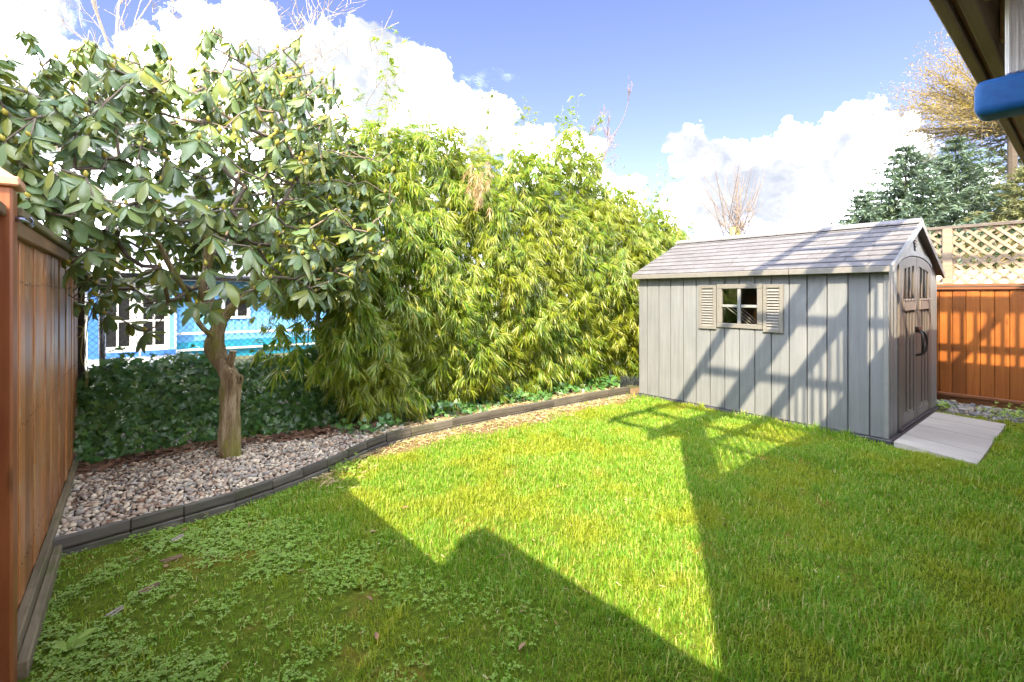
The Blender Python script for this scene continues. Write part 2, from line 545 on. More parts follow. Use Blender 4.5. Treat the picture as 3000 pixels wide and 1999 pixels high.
def tube_np(pts, rad, sides=6):
    P = np.array([tuple(p) for p in pts], float)
    n = len(P)
    rad = np.broadcast_to(np.asarray(rad, float), (n,))
    T = np.gradient(P, axis=0)
    T /= np.linalg.norm(T, axis=1)[:, None] + 1e-9
    ref = np.array([0.13, 0.21, 0.97]) if abs(T[0][2]) < 0.9 else np.array([1.0, 0.1, 0.05])
    A = np.cross(T, ref)
    A /= np.linalg.norm(A, axis=1)[:, None] + 1e-9
    B = np.cross(T, A)
    ang = np.arange(sides) * 2 * np.pi / sides
    V = P[:, None, :] + rad[:, None, None] * (np.cos(ang)[None, :, None] * A[:, None, :] + np.sin(ang)[None, :, None] * B[:, None, :])
    i = np.arange(n - 1)[:, None] * sides
    j = np.arange(sides)[None, :]
    j2 = (j + 1) % sides
    F = np.stack([i + j, i + j2, i + sides + j2, i + sides + j], -1).reshape(-1, 4)
    return V.reshape(-1, 3), F


class Acc:
    """accumulates equal-sized faces for big meshes"""
    def __init__(s):
        s.V, s.F, s.n = [], [], 0
    def add(s, V, F):
        s.V.append(np.asarray(V, float)); s.F.append(np.asarray(F) + s.n); s.n += len(V)
    def get(s):
        return np.concatenate(s.V), np.concatenate(s.F)


def frames(d, nrm):
    """rotation matrices: local Y along d, local Z near nrm"""
    d = d / (np.linalg.norm(d, axis=1)[:, None] + 1e-9)
    x = np.cross(d, nrm)
    x /= np.linalg.norm(x, axis=1)[:, None] + 1e-9
    z = np.cross(x, d)
    return np.stack([x, d, z], -1)


def scatter(tv, tf, pos, rot, scl):
    tv = np.asarray(tv, float); tf = np.asarray(tf, int)
    scl = np.asarray(scl, float)
    if scl.ndim == 1:
        scl = np.repeat(scl[:, None], 3, 1)
    V = np.einsum('nij,nkj->nki', rot, tv[None] * scl[:, None, :]) + pos[:, None, :]
    F = tf[None] + (np.arange(len(pos)) * len(tv))[:, None, None]
    return V.reshape(-1, 3), F.reshape(-1, tf.shape[1])


def rand_rot(n):
    q = rng.normal(size=(n, 4))
    q /= np.linalg.norm(q, axis=1)[:, None]
    w, x, y, z = q.T
    return np.stack([np.stack([1 - 2 * (y * y + z * z), 2 * (x * y - z * w), 2 * (x * z + y * w)], -1),
                     np.stack([2 * (x * y + z * w), 1 - 2 * (x * x + z * z), 2 * (y * z - x * w)], -1),
                     np.stack([2 * (x * z - y * w), 2 * (y * z + x * w), 1 - 2 * (x * x + y * y)], -1)], 1)


def singles(name, mesh, pos, rot, scl, parent):
    """individual part objects sharing mesh data"""
    o0 = off(parent)
    scl = np.asarray(scl, float)
    if scl.ndim == 1:
        scl = np.repeat(scl[:, None], 3, 1)
    for i in range(len(pos)):
        me = mesh[i % len(mesh)] if isinstance(mesh, list) else mesh
        o = bpy.data.objects.new(name, me)
        M = Matrix(rot[i].tolist()).to_4x4() @ Matrix.Diagonal((*scl[i].tolist(), 1))
        M.translation = Vector(pos[i].tolist()) - o0
        o.parent = parent
        o.matrix_basis = M
        COL.objects.link(o)


def nearest_split(pos, k=300, visible=None):
    """indices of the k things nearest to the camera position, and the rest"""
    d = np.linalg.norm(pos - np.array([0, 0, EYE]), axis=1)
    if visible is not None:
        d = d + np.where(visible, 0, 100)
    idx = np.argsort(d)
    return idx[:k], idx[k:]


def in_view(P, margin=0.0):
    q = P - np.array([0, 0, EYE])
    f = q @ np.array(FW); r = q @ np.array(RT)
    return (f > 0.3) & (np.abs(r) < f * (1.05 + margin)) & (q[:, 2] < f * 0.6) & (q[:, 2] > -f * 0.95)


def smooth_path(pts, sub=4):
    P = np.array(pts, float)
    out = []
    n = len(P)
    for i in range(n - 1):
        p0, p1, p2, p3 = P[max(i - 1, 0)], P[i], P[i + 1], P[min(i + 2, n - 1)]
        for k in range(sub):
            t_ = k / sub
            out.append(0.5 * ((2 * p1) + (-p0 + p2) * t_ + (2 * p0 - 5 * p1 + 4 * p2 - p3) * t_ ** 2 + (-p0 + 3 * p1 - 3 * p2 + p3) * t_ ** 3))
    out.append(P[-1])
    return np.array(out)


ICO_V, ICO_F = None, None
_bm = bmesh.new()
bmesh.ops.create_icosphere(_bm, subdivisions=2, radius=1.0)
_bm.verts.index_update()
ICO_V = np.array([tuple(q.co) for q in _bm.verts]); ICO_F = np.array([[q.index for q in f.verts] for f in _bm.faces])
_bm.free()

# ================================================================== SETTING
link('ground', MB().add([(-300, -300, -0.06), (300, -300, -0.06), (300, 300, -0.06), (-300, 300, -0.06)], [(0, 1, 2, 3)]).mesh('ground', 'terrain'), kind='structure')

# edging line (front foot of the timber edging)
EDGE = [(-0.27, 3.93), (0.11, 3.97), (0.40, 4.00), (0.72, 4.04), (1.00, 4.12), (1.26, 4.22), (1.50, 4.33), (1.74, 4.46),
        (1.98, 4.60), (2.24, 4.72), (2.55, 4.77), (3.10, 4.79), (3.65, 4.80), (4.20, 4.79), (4.75, 4.78), (5.30, 4.76), (5.85, 4.73), (6.32, 4.68)]


def edge_y(x):
    return np.interp(x, [p[0] for p in EDGE], [p[1] for p in EDGE])


# lawn sheet with slight unevenness
nx, ny = 80, 52
gx = np.linspace(-0.34, 9.46, nx); gy = np.linspace(-1.18, 4.95, ny)
GX, GY = np.meshgrid(gx, gy)


def lawn_z(x, y):
    return 0.010 * np.sin(x * 1.9 + 0.6) * np.cos(y * 2.3) + 0.006 * np.sin(x * 5.1 + y * 3.7)


GZ = lawn_z(GX, GY)
V = np.stack([GX, GY, GZ], -1).reshape(-1, 3)
i = (np.arange(ny - 1)[:, None] * nx + np.arange(nx - 1)[None]).ravel()
F = np.stack([i, i + 1, i + nx + 1, i + nx], -1)
link('lawn', np_mesh('lawn', V, F, 'lawn_ground', True), kind='structure')

# planting bed soil behind the edging
pts = [(x, y + 0.02) for x, y in EDGE]
vs, fs = [], []
for k, (x, y) in enumerate(pts):
    vs += [(x, y, 0.055), (x, y + 0.7, 0.065), (x, 7.6, 0.05)]
for k in range(len(pts) - 1):
    a = k * 3
    fs += [(a, a + 3, a + 4, a + 1), (a + 1, a + 4, a + 5, a + 2)]
bed = link('garden_bed', MB().add(vs, fs).mesh('garden_bed', 'soil'), kind='structure')

# ================================================================== LEFT FENCE
LF = thing('wooden_fence', 'stained cedar board fence with mossy top rail left of the gravel bed', 'fence', (-0.32, 2.8, 0))
A0, A1 = Vector((-0.345, 2.80)), Vector((-0.235, 6.22))
fd = (A1 - A0); flen = fd.length; fd.normalize(); fn = Vector((fd.y, -fd.x))   # fn points to the yard
ang = math.atan2(fd.x, fd.y)
nb = 25
pw = flen / nb
plank = MB().cbox((0, 0, 0.93), (0.022, pw - 0.004, 1.78), 0.005).mesh('plank', 'cedar_left')
for k in range(nb):
    c = A0 + fd * (pw * (k + 0.5)) + fn * (0.004 * math.sin(k * 2.3))
    o = link('plank', plank, LF, Vector((c.x, c.y, 0)) - LF.location)
    o.rotation_euler.z = -ang


def fence_run(name, mat, o0, o1, z0, z1, a=0.0, b_=1.0, parent=LF):
    """board along the fence between offsets o0..o1 towards the yard"""
    p, q = A0 + fd * flen * a, A0 + fd * flen * b_
    mb = MB()
    L = (q - p).length
    M = Matrix.Rotation(-ang, 3, 'Z')
    c = (p + q) / 2 + fn * ((o0 + o1) / 2)
    mb.cbox(Vector((c.x, c.y, (z0 + z1) / 2)), (abs(o1 - o0), L, z1 - z0), 0.006, M)
    return mb.build(name, mat, parent)


fence_run('top_rail', 'rail_mossy', -0.07, 0.075, 1.885, 1.925, 0.0, 0.52)
fence_run('top_rail', 'rail_mossy', -0.07, 0.075, 1.887, 1.928, 0.522, 1.0)
fence_run('trim_rail', 'rail_brown', 0.012, 0.050, 1.815, 1.884)
fence_run('kick_board', 'kick_weathered', 0.012, 0.052, -0.03, 0.13)
fence_run('kick_board', 'kick_weathered', 0.053, 0.092, -0.03, 0.075)
fence_run('back_rail', 'rail_brown', -0.06, -0.012, 0.9, 0.99)
MB().box(-0.27, -0.18, 6.225, 6.31, 0.0, 1.90, 0.006).build('end_post', 'dark_inside', LF)

def nails(pts, ax, parent):
    mb = MB()
    for p in pts:
        p = Vector(p)
        mb.tube([p, p + Vector(ax) * 0.002], 0.0045, 6)
    mb.build('nails', 'black_plastic', parent, kind='stuff')

npts = []
for k in range(nb):
    for zq in (0.30, 0.95, 1.62):
        for e in (-0.3, 0.3):
            c = A0 + fd * (pw * (k + 0.5 + e)) + fn * 0.0155
            npts.append((c.x, c.y, zq + random.uniform(-0.01, 0.01)))
nails(npts, (fn.x, fn.y, 0), LF)
# near post, with its cap and a hook
NP = thing('fence_post', 'reddish cedar fence post with pale pyramid cap at left picture edge', 'post', (-0.355, 2.73, 0))
MB().box(-0.425, -0.285, 2.66, 2.795, -0.05, 1.985, 0.008).build('shaft', 'cedar_post', NP)
cap = MB()
cap.box(-0.447, -0.263, 2.638, 2.817, 1.986, 2.022, 0.006)
cap.add([(-0.43, 2.655, 2.023), (-0.28, 2.655, 2.023), (-0.28, 2.80, 2.023), (-0.43, 2.80, 2.023), (-0.385, 2.70, 2.062), (-0.325, 2.70, 2.062), (-0.325, 2.755, 2.062), (-0.385, 2.755, 2.062)],
        [(0, 1, 5, 4), (1, 2, 6, 5), (2, 3, 7, 6), (3, 0, 4, 7), (4, 5, 6, 7)])
cap.build('cap', 'cedar_raw', NP)
hk = MB()
hk.tube([(-0.286, 2.735, 1.868), (-0.258, 2.735, 1.868)], 0.011, 8)
hk.tube([(-0.262, 2.735, 1.868), (-0.252, 2.78, 1.862), (-0.250, 2.85, 1.852), (-0.250, 2.89, 1.862), (-0.252, 2.895, 1.885), (-0.256, 2.875, 1.893)], 0.0055, 7)
hk.build('hook', 'steel', NP, smooth=True)

NF = thing('board_fence', 'short cedar fence panel running towards the viewer past the near post', 'fence', (-0.38, 1.9, 0))
for k in range(11):
    y = 1.20 + k * 0.132
    MB().box(-0.392, -0.370, y + 0.002, y + 0.129, 0.04, 1.83, 0.005).build('plank', 'cedar_post', NF)
MB().box(-0.43, -0.30, 1.18, 2.657, 1.868, 1.912, 0.006).build('top_rail', 'rail_brown', NF)
MB().box(-0.368, -0.325, 1.18, 2.655, 1.79, 1.864, 0.006).build('trim_rail', 'cedar_raw', NF)
MB().box(-0.368, -0.315, 1.18, 2.62, 0.10, 0.20, 0.006).build('bottom_rail', 'cedar_raw', NF)
MB().box(-0.368, -0.32, 1.18, 2.655, -0.03, 0.095, 0.006).build('kick_board', 'kick_weathered', NF)
GT = thing('side_gate', 'tall cedar side gate between house and left fence, outside the picture', 'gate', (-0.33, 0.4, 0))
for k in range(18):
    y = -1.16 + k * 0.129
    MB().box(-0.345, -0.323, y + 0.002, y + 0.127, 0.04, 2.33, 0.004).build('plank', 'cedar_left', GT)
MB().box(-0.38, -0.26, -1.17, 1.175, 2.332, 2.372, 0.005).build('top_rail', 'rail_brown', GT)
MB().box(-0.41, -0.29, 1.06, 1.178, -0.03, 2.33, 0.005).build('post', 'cedar_post', GT)

# rope and garden string
RP = thing('rope', 'knotted yellowish rope hanging in loops at the far end of the left fence', 'rope', (-0.16, 6.1, 0.5))


def rope(pts, r=0.0045):
    return MB().tube(smooth_path(pts, 5), r, 6)


rope([(-0.185, 6.08, 1.86), (-0.17, 6.05, 1.66), (-0.20, 6.03, 1.52), (-0.165, 6.03, 1.36), (-0.205, 6.02, 1.18), (-0.235, 6.0, 1.22), (-0.225, 6.0, 1.27), (-0.185, 6.02, 1.24), (-0.20, 6.04, 1.0), (-0.165, 6.03, 0.82), (-0.18, 6.03, 0.62)]).build('strand', 'rope', RP, smooth=True)
rope([(-0.14, 6.08, 1.84), (-0.15, 6.05, 1.4), (-0.17, 6.05, 1.05), (-0.15, 6.04, 0.8), (-0.175, 6.02, 0.56), (-0.15, 6.0, 0.50), (-0.135, 6.02, 0.60), (-0.165, 6.02, 0.66), (-0.178, 6.0, 0.50), (-0.12, 5.98, 0.455)]).build('strand', 'rope', RP, smooth=True)
ST = tag(MB().tube(smooth_path([(-0.20, 5.95, 1.88), (0.4, 5.75, 1.78), (1.1, 5.55, 1.70), (1.8, 5.35, 1.645), (2.35, 5.2, 1.62)], 5), 0.0022, 5).build('garden_string', 'rope', smooth=True),
         'thin yellow-green string tied from the left fence across to the bamboo', 'string')

# ================================================================== CHAIN LINK FENCE
CL = thing('chain_link_fence', 'dark chain link fence with grey pipe rail behind the rhododendron', 'fence', (1.5, 6.35, 0))
CY = 6.35
MB().tube([(-0.35, CY, 1.765), (4.6, CY, 1.725)], 0.030, 12).build('top_rail', 'galvanised', CL, smooth=True)
for x in (-0.05, 2.06, 4.4):
    MB().tube([(x, CY + 0.02, 0), (x, CY + 0.02, 1.72)], 0.027, 12).build('post', 'galvanised', CL, smooth=True)
acc = Acc()
pitch, ztop = 0.062, 1.72
for k in range(int(4.7 / pitch)):
    for s_ in (-1, 1):
        x0 = -0.25 + k * pitch
        seg = []
        z = 0.5
        x = x0
        n_ = int((ztop - z) / (pitch * 0.5))
        for q in range(n_ + 1):
            seg.append((x + s_ * (pitch * 0.5 if q % 2 else 0.0), CY - 0.032 + (0.004 if q % 2 else -0.004), z + q * pitch * 0.5))
        acc.add(*tube_np(seg, 0.0028, 4))
V, F = acc.get()
me = np_mesh('wire_mesh', V - np.array(CL.location), F, 'wire_dark')
link('wire_mesh', me, CL, kind='stuff')
MB().tube([(-0.25, CY - 0.034, 1.575), (2.2, CY - 0.034, 1.56)], 0.004, 5).build('tension_wire', 'wire_dark', CL)

# ================================================================== TIMBER EDGING
ED = thing('timber_edging', 'low curved dark timber edging along the gravel and ivy bed', 'edging', (2.2, 4.7, 0))
for k in range(len(EDGE) - 1):
    p, q = Vector(EDGE[k]), Vector(EDGE[k + 1])
    d = q - p
    a = math.atan2(d.y, d.x)
    M = Matrix.Rotation(a, 3, 'Z')
    n_ = Vector((-d.y, d.x)).normalized()
    c = (p + q) / 2 + n_ * 0.045
    j = random.uniform(-0.004, 0.006)
    h0, h1 = (0.040, 0.108)
    if p.x > 2.2:
        h0, h1 = 0.02, 0.115
    for nm, z0, z1, e in (('board', h0, h1 + j, 0.0), ('lower_board', -0.04, h0 - 0.004, -0.012)):
        me = MB().cbox((0, 0, 0), (d.length - 0.004, 0.042, z1 - z0), 0.006).mesh(nm, 'edging_wood')
        o = link(nm, me, ED, Vector((c.x, c.y, (z0 + z1) / 2)) + Vector((n_.x, n_.y, 0)) * e - ED.location)
        o.rotation_euler.z = a
        o.rotation_euler.x = random.uniform(-0.03, 0.03)

# ================================================================== GRAVEL BED
GB = link('gravel_bed', MB().add([(x, y + 0.08, 0.066) for x, y in EDGE[:11]] + [(x, 5.95, 0.068) for x, y in EDGE[:11]][::-1], [tuple(range(22))]).mesh('gravel_bed', 'soil'), kind='structure')


def pebble_meshes(name, mat, n=6, sub=None):
    out = []
    bm = bmesh.new()
    bmesh.ops.create_icosphere(bm, subdivisions=1, radius=1.0)
    bm.verts.index_update()
    V0 = np.array([tuple(q.co) for q in bm.verts]); F0 = np.array([[q.index for q in f.verts] for f in bm.faces])
    bm.free()
    bm = bmesh.new()
    bmesh.ops.create_icosphere(bm, subdivisions=2, radius=1.0)
    bm.verts.index_update()
    if sub == 2:
        V0 = np.array([tuple(q.co) for q in bm.verts]); F0 = np.array([[q.index for q in f.verts] for f in bm.faces])
    bm.free()
    for k in range(n):
        f = 1 + 0.13 * np.sin(V0 @ rng.normal(size=3) * 2.2 + k) + 0.06 * np.sin(V0 @ rng.normal(size=3) * 4)
        V = V0 * f[:, None] * np.array([1.0, rng.uniform(0.65, 0.9), rng.uniform(0.45, 0.7)])
        out.append((V, F0, np_mesh(name, V, F0, mat, True)))
    return out


peb = pebble_meshes('pebble', 'pebble', 7)
pp = []
cell = {}
tries = 0
while len(pp) < 3300 and tries < 60000:
    tries += 1
    x = random.uniform(-0.26, 2.55)
    y = random.uniform(3.98, 5.72)
    ey = float(edge_y(x)) + 0.10
    back = 5.45 + 0.12 * math.sin(x * 3.0) - 0.20 * max(0.0, x - 1.2) - 0.25 * max(0, x - 2.0)
    if y < ey or y > back + random.uniform(-0.15, 0.12):
        continue
    if (x - 0.87) ** 2 + (y - 5.15) ** 2 < 0.0135:
        continue
    r = random.choice((0.014, 0.018, 0.022, 0.025, 0.030)) * random.uniform(0.85, 1.2)
    key = (int(x / 0.05), int(y / 0.05))
    ok = True
    for a in (-1, 0, 1):
        for b_ in (-1, 0, 1):
            for (X, Y, RR) in cell.get((key[0] + a, key[1] + b_), ()):
                if (X - x) ** 2 + (Y - y) ** 2 < (0.62 * (RR + r)) ** 2:
                    ok = False
    if ok:
        cell.setdefault(key, []).append((x, y, r))
        pp.append((x, y, 0.066 + r * 0.28 + random.uniform(0, 0.012), r))
pp = np.array(pp)
npb = len(pp)
tilt = rng.normal(size=(npb, 3)) * 0.28 + np.array([0, 0, 1.0])
hd = np.stack([np.cos(rng.uniform(0, 6.3, npb)), np.sin(rng.uniform(0, 6.3, npb)), np.zeros(npb)], -1)
prot = frames(hd, tilt)
near, rest = nearest_split(pp[:, :3], 300, in_view(pp[:, :3]))
singles('pebble', [q[2] for q in peb], pp[near, :3], prot[near], pp[near, 3], GB)
acc = Acc()
for k in range(7):
    ii = rest[k::7]
    acc.add(*scatter(peb[k][0], peb[k][1], pp[ii, :3], prot[ii], pp[ii, 3]))
V, F = acc.get()
link('pebbles', np_mesh('pebbles', V, F, 'pebble', True), GB, kind='stuff')

# ================================================================== SHED
SX0, SX1, SY0, SY1 = 6.30, 8.74, 1.42, 4.53
SH = thing('garden_shed', 'grey plastic garden shed with shuttered window and double doors', 'shed', (7.5, 3.0, 0))
seams = [1.415, 1.57, 1.77, 1.975, 2.18, 2.375, 2.58, 2.78, 2.975, 3.17, 3.375, 3.58, 3.775, 3.98, 4.175, 4.38, 4.53]
WY0, WY1, WZ0, WZ1 = 2.73, 3.22, 1.18, 1.655          # window opening
EAVE_IN = 1.845
for a, b_ in zip(seams[:-1], seams[1:]):
    y0, y1 = a + 0.005, b_ - 0.005
    mb = MB()
    lo, hi = max(y0, WY0), min(y1, WY1)
    if lo < hi:
        mb.box(SX0, SX0 + 0.025, y0, y1, 0.05, WZ0, 0.004)
        mb.box(SX0, SX0 + 0.025, y0, y1, WZ1, EAVE_IN, 0.004)
        if y0 < lo: mb.box(SX0, SX0 + 0.025, y0, lo, WZ0, WZ1)
        if y1 > hi: mb.box(SX0, SX0 + 0.025, hi, y1, WZ0, WZ1)
    else:
        mb.box(SX0, SX0 + 0.025, y0, y1, 0.05, EAVE_IN, 0.004)
    mb.build('wall_panel', 'shed_panel', SH)
back = MB()
back.box(SX0 + 0.027, SX0 + 0.036, SY0, WY0, 0.05, EAVE_IN)
back.box(SX0 + 0.027, SX0 + 0.036, WY1, SY1, 0.05, EAVE_IN)
back.box(SX0 + 0.027, SX0 + 0.036, WY0, WY1, 0.05, WZ0)
back.box(SX0 + 0.027, SX0 + 0.036, WY0, WY1, WZ1, EAVE_IN)
back.build('inner_wall', 'rake_dark', SH)
RIDGE_X, RIDGE_Z = 7.52, 2.43
MB().prism([(SX0 + 0.036, 0.05), (SX1, 0.05), (SX1, EAVE_IN), (RIDGE_X, RIDGE_Z), (SX0 + 0.036, EAVE_IN)], 'Y', SY1 - 0.03, SY1).build('rear_wall', 'shed_panel', SH)
MB().box(SX1 - 0.03, SX1, SY0 + 0.03, SY1 - 0.032, 0.05, EAVE_IN).build('side_wall', 'shed_panel', SH)
MB().box(SX0 - 0.04, SX1 + 0.03, SY0 - 0.05, SY1 + 0.03, -0.02, 0.045, 0.008).build('floor_base', 'shed_base', SH)
MB().box(7.0, 8.4, 4.2, 4.46, 0.9, 1.6).build('inner_shelf', 'dark_inside', SH)
# front wall with the door opening as vertical strips and a gable
def front_top(x):
    return EAVE_IN + (RIDGE_Z - EAVE_IN) * (1 - abs(x - RIDGE_X) / (RIDGE_X - SX0))
def arch(x, base=1.885, rise=0.16, half=0.80):
    u = (x - 7.52) / half
    return base + rise * math.sqrt(max(0.0, 1 - u * u * 0.92))
for a, b_ in ((SX0, 6.42), (6.425, 6.54), (6.545, 6.70)):
    MB().prism([(a + 0.002, 0.05), (b_ - 0.003, 0.05), (b_ - 0.003, front_top(b_) - 0.01), (a + 0.002, front_top(a) - 0.01)], 'Y', SY0 - 0.004, SY0 + 0.026).build('front_strip', 'shed_trim', SH)
    a2, b2 = 2 * 7.52 - b_, 2 * 7.52 - a
    MB().prism([(a2 + 0.003, 0.05), (b2 - 0.002, 0.05), (b2 - 0.002, front_top(b2) - 0.01), (a2 + 0.003, front_top(a2) - 0.01)], 'Y', SY0 - 0.004, SY0 + 0.026).build('front_strip', 'shed_trim', SH)
xs = np.linspace(6.702, 8.338, 19)
for k in range(6):
    seg = xs[k * 3:k * 3 + 4]
    poly = [(x, arch(x)) for x in seg] + [(x, front_top(x) - 0.01) for x in seg[::-1]]
    MB().prism([(p[0] + (0.002 if n_ in (0, 7) else -0.002 if n_ in (3, 4) else 0), p[1]) for n_, p in enumerate(poly)], 'Y', SY0, SY0 + 0.026).build('gable_panel', 'shed_panel', SH)
mb = MB()
for k in range(18):
    a, b_ = xs[k], xs[k + 1]
    mb.prism([(a, arch(a) - 0.012), (b_, arch(b_) - 0.012), (b_, arch(b_) + 0.045), (a, arch(a) + 0.045)], 'Y', SY0 - 0.022, SY0 + 0.0)
mb.build('door_arch', 'shed_trim', SH)
MB().box(SX0 - 0.016, SX0 - 0.001, SY0 - 0.02, SY0 + 0.022, 0.05, 1.83, 0.004).build('corner_trim', 'shed_trim', SH)
MB().box(6.702, 8.338, SY0 - 0.04, SY0 + 0.02, 0.046, 0.075, 0.004).build('door_sill', 'shed_base', SH)
# doors
for s_ in (-1, 1):
    xa, xb = (6.715, 7.512) if s_ < 0 else (7.528, 8.325)
    px = np.linspace(xa, xb, 9)
    dr = MB().prism([(xa, 0.08), (xb, 0.08)] + [(x, arch(x) - 0.02) for x in px[::-1]], 'Y', SY0 + 0.004, SY0 + 0.022).build('door', 'shed_door', SH)
    w0, w1 = xa + 0.17, xb - 0.12
    if s_ > 0:
        w0, w1 = xa + 0.12, xb - 0.17
    # stiles, raised ribs, trim box, bottom panel
    for u0, u1 in ((xa, w0), (w1, xb)):
        MB().prism([(u0, 0.08), (u1, 0.08), (u1, arch(u1) - 0.022), (u0, arch(u0) - 0.022)], 'Y', SY0 - 0.018, SY0 + 0.003).build('stile', 'shed_door', dr)
    wd = w1 - w0
    for q in range(3):
        a = w0 + wd * (q + 0.18) / 3
        MB().box(a, a + wd * 0.64 / 3, SY0 - 0.012, SY0 + 0.003, 0.19, 1.37, 0.006).build('rib', 'shed_door', dr)
    sc_ = MB().box(w0 - 0.02, w1 + 0.02, SY0 - 0.034, SY0 - 0.019, 1.385, 1.49, 0.004)
    for q in range(4):
        cx_ = w0 - 0.02 + (wd + 0.04) * (q + 0.5) / 4
        sc_.cbox(Vector((cx_, SY0 - 0.03, 1.505)), ((wd + 0.04) / 4 - 0.02, 0.02, 0.028), 0.006)
    sc_.build('trim_box', 'shed_door_trim', dr)
    bt = MB().box(w0 - 0.01, w1 + 0.01, SY0 - 0.016, SY0 + 0.003, 0.081, 0.185, 0.004)
    for q in range(2):
        cx_ = w0 + wd * (q + 0.5) / 2
        bt.cbox(Vector((cx_, SY0 - 0.006, 0.2)), (wd / 2 - 0.05, 0.016, 0.04), 0.006)
    bt.build('bottom_panel', 'shed_frame', dr)
    pz = np.linspace(w0, w1, 6)
    MB().prism([(w0, 1.53), (w1, 1.53)] + [(x, arch(x) - 0.13) for x in pz[::-1]], 'Y', SY0 - 0.004, SY0 + 0.002).build('pane', 'black_plastic', dr)
    for q in range(2):
        a = w0 + wd * (q + 1) / 3
        MB().box(a - 0.018, a + 0.018, SY0 - 0.017, SY0 - 0.005, 1.53, arch(a) - 0.1, 0.004).build('bar', 'shed_door', dr)
    MB().prism([(w0, arch(w0) - 0.13), (w1, arch(w1) - 0.13), (w1, arch(w1) - 0.022), ((w0 + w1) / 2, arch((w0 + w1) / 2) - 0.022), (w0, arch(w0) - 0.022)], 'Y', SY0 - 0.018, SY0 + 0.003).build('top_rail', 'shed_door', dr)
    hx = 7.47 if s_ < 0 else 7.57
    hp = [(hx, SY0 - 0.02, 1.13), (hx + s_ * 0.015, SY0 - 0.075, 1.11), (hx + s_ * 0.05, SY0 - 0.095, 1.02), (hx + s_ * 0.05, SY0 - 0.095, 0.94), (hx + s_ * 0.015, SY0 - 0.075, 0.86), (hx, SY0 - 0.02, 0.84)]
    MB().tube(smooth_path(hp, 5), 0.012, 8).build('handle', 'black_plastic', dr, smooth=True)
MB().box(7.44, 7.64, SY0 - 0.05, SY0 - 0.019, 1.15, 1.185, 0.006).build('latch', 'black_plastic', SH)
# gable vent: pointed plate with slats
vn = MB().prism([(7.52, 2.075), (7.59, 2.20), (7.59, 2.26), (7.52, 2.325), (7.45, 2.26), (7.45, 2.20)], 'Y', SY0 - 0.012, SY0 - 0.001).build('gable_vent', 'shed_frame', SH)
for q in range(5):
    z = 2.145 + q * 0.034
    wv = 0.03 if q == 0 else 0.055
    MB().box(7.52 - wv, 7.52 + wv, SY0 - 0.02, SY0 - 0.0125, z, z + 0.014).build('slat', 'rake_dark', vn)
# window
WN = MB()
fx0, fx1 = SX0 - 0.022, SX0 + 0.03
WN.box(fx0, fx1, 2.68, 3.27, 1.645, 1.705, 0.005).box(fx0, fx1, 2.68, 3.27, 1.13, 1.19, 0.005)
WN.box(fx0, fx1, 2.68, 2.745, 1.191, 1.644, 0.005).box(fx0, fx1, 3.205, 3.27, 1.191, 1.644, 0.005)
WN = WN.build('window', 'shed_frame', SH)
MB().box(fx0 + 0.006, fx1 - 0.01, 2.955, 2.995, 1.192, 1.643, 0.004).build('mullion', 'shed_trim', WN)
MB().box(fx0 + 0.010, fx1 - 0.014, 2.746, 2.953, 1.40, 1.436, 0.004).build('glazing_bar', 'shed_trim', WN)
MB().box(fx0 + 0.010, fx1 - 0.014, 2.997, 3.204, 1.40, 1.436, 0.004).build('glazing_bar', 'shed_trim', WN)
for ya, yb in ((2.746, 2.954), (2.996, 3.204)):
    for za, zb in ((1.192, 1.399), (1.437, 1.643)):
        mb = MB()
        t1, t2 = random.uniform(-0.004, 0.004), random.uniform(-0.004, 0.004)
        mb.add([(SX0 + 0.004 + t1, ya, za), (SX0 + 0.004 - t1, yb, za), (SX0 + 0.004 - t1 + t2, yb, zb), (SX0 + 0.004 + t1 + t2, ya, zb)], [(0, 1, 2, 3)])
        mb.build('pane', 'glass', WN)
# things seen dimly inside the shed
MB().box(6.75, 6.80, 2.2, 2.99, 0.5, 1.42).build('inner_board', 'cedar_left', SH)
mb = MB()
for q in range(4):
    mb.tube([(6.5 + q * 0.03, 3.25 - q * 0.05, 1.40), (6.7 + q * 0.02, 2.92 - q * 0.04, 1.08)], 0.006, 5)
mb.build('inner_rods', 'white_paint', SH)
# shutters
for ya, yb in ((2.435, 2.672), (3.278, 3.53)):
    za, zb = (1.10, 1.695)
    sh = MB()
    x0, x1 = SX0 - 0.026, SX0 - 0.001
    sh.box(x0, x1, ya, ya + 0.045, za, zb, 0.004).box(x0, x1, yb - 0.045, yb, za, zb, 0.004)
    sh.box(x0, x1, ya + 0.046, yb - 0.046, zb - 0.045, zb, 0.004).box(x0, x1, ya + 0.046, yb - 0.046, za, za + 0.045, 0.004)
    sh.box(SX0 - 0.008, SX0 - 0.001, ya + 0.046, yb - 0.046, za + 0.046, zb - 0.046)
    sh = sh.build('shutter', 'shed_frame', SH)
    n_ = 14
    lv = MB().prism([(-0.014, -0.004), (-0.012, 0.0), (0.006, 0.026), (0.006, 0.022)], 'Y', ya + 0.047, yb - 0.047).mesh('louver', 'shed_frame')
    for q in range(n_):
        z = za + 0.048 + (zb - za - 0.13) * q / (n_ - 1)
        link('louver', lv, sh, Vector((SX0 - 0.012, 0, z)) - off(sh))
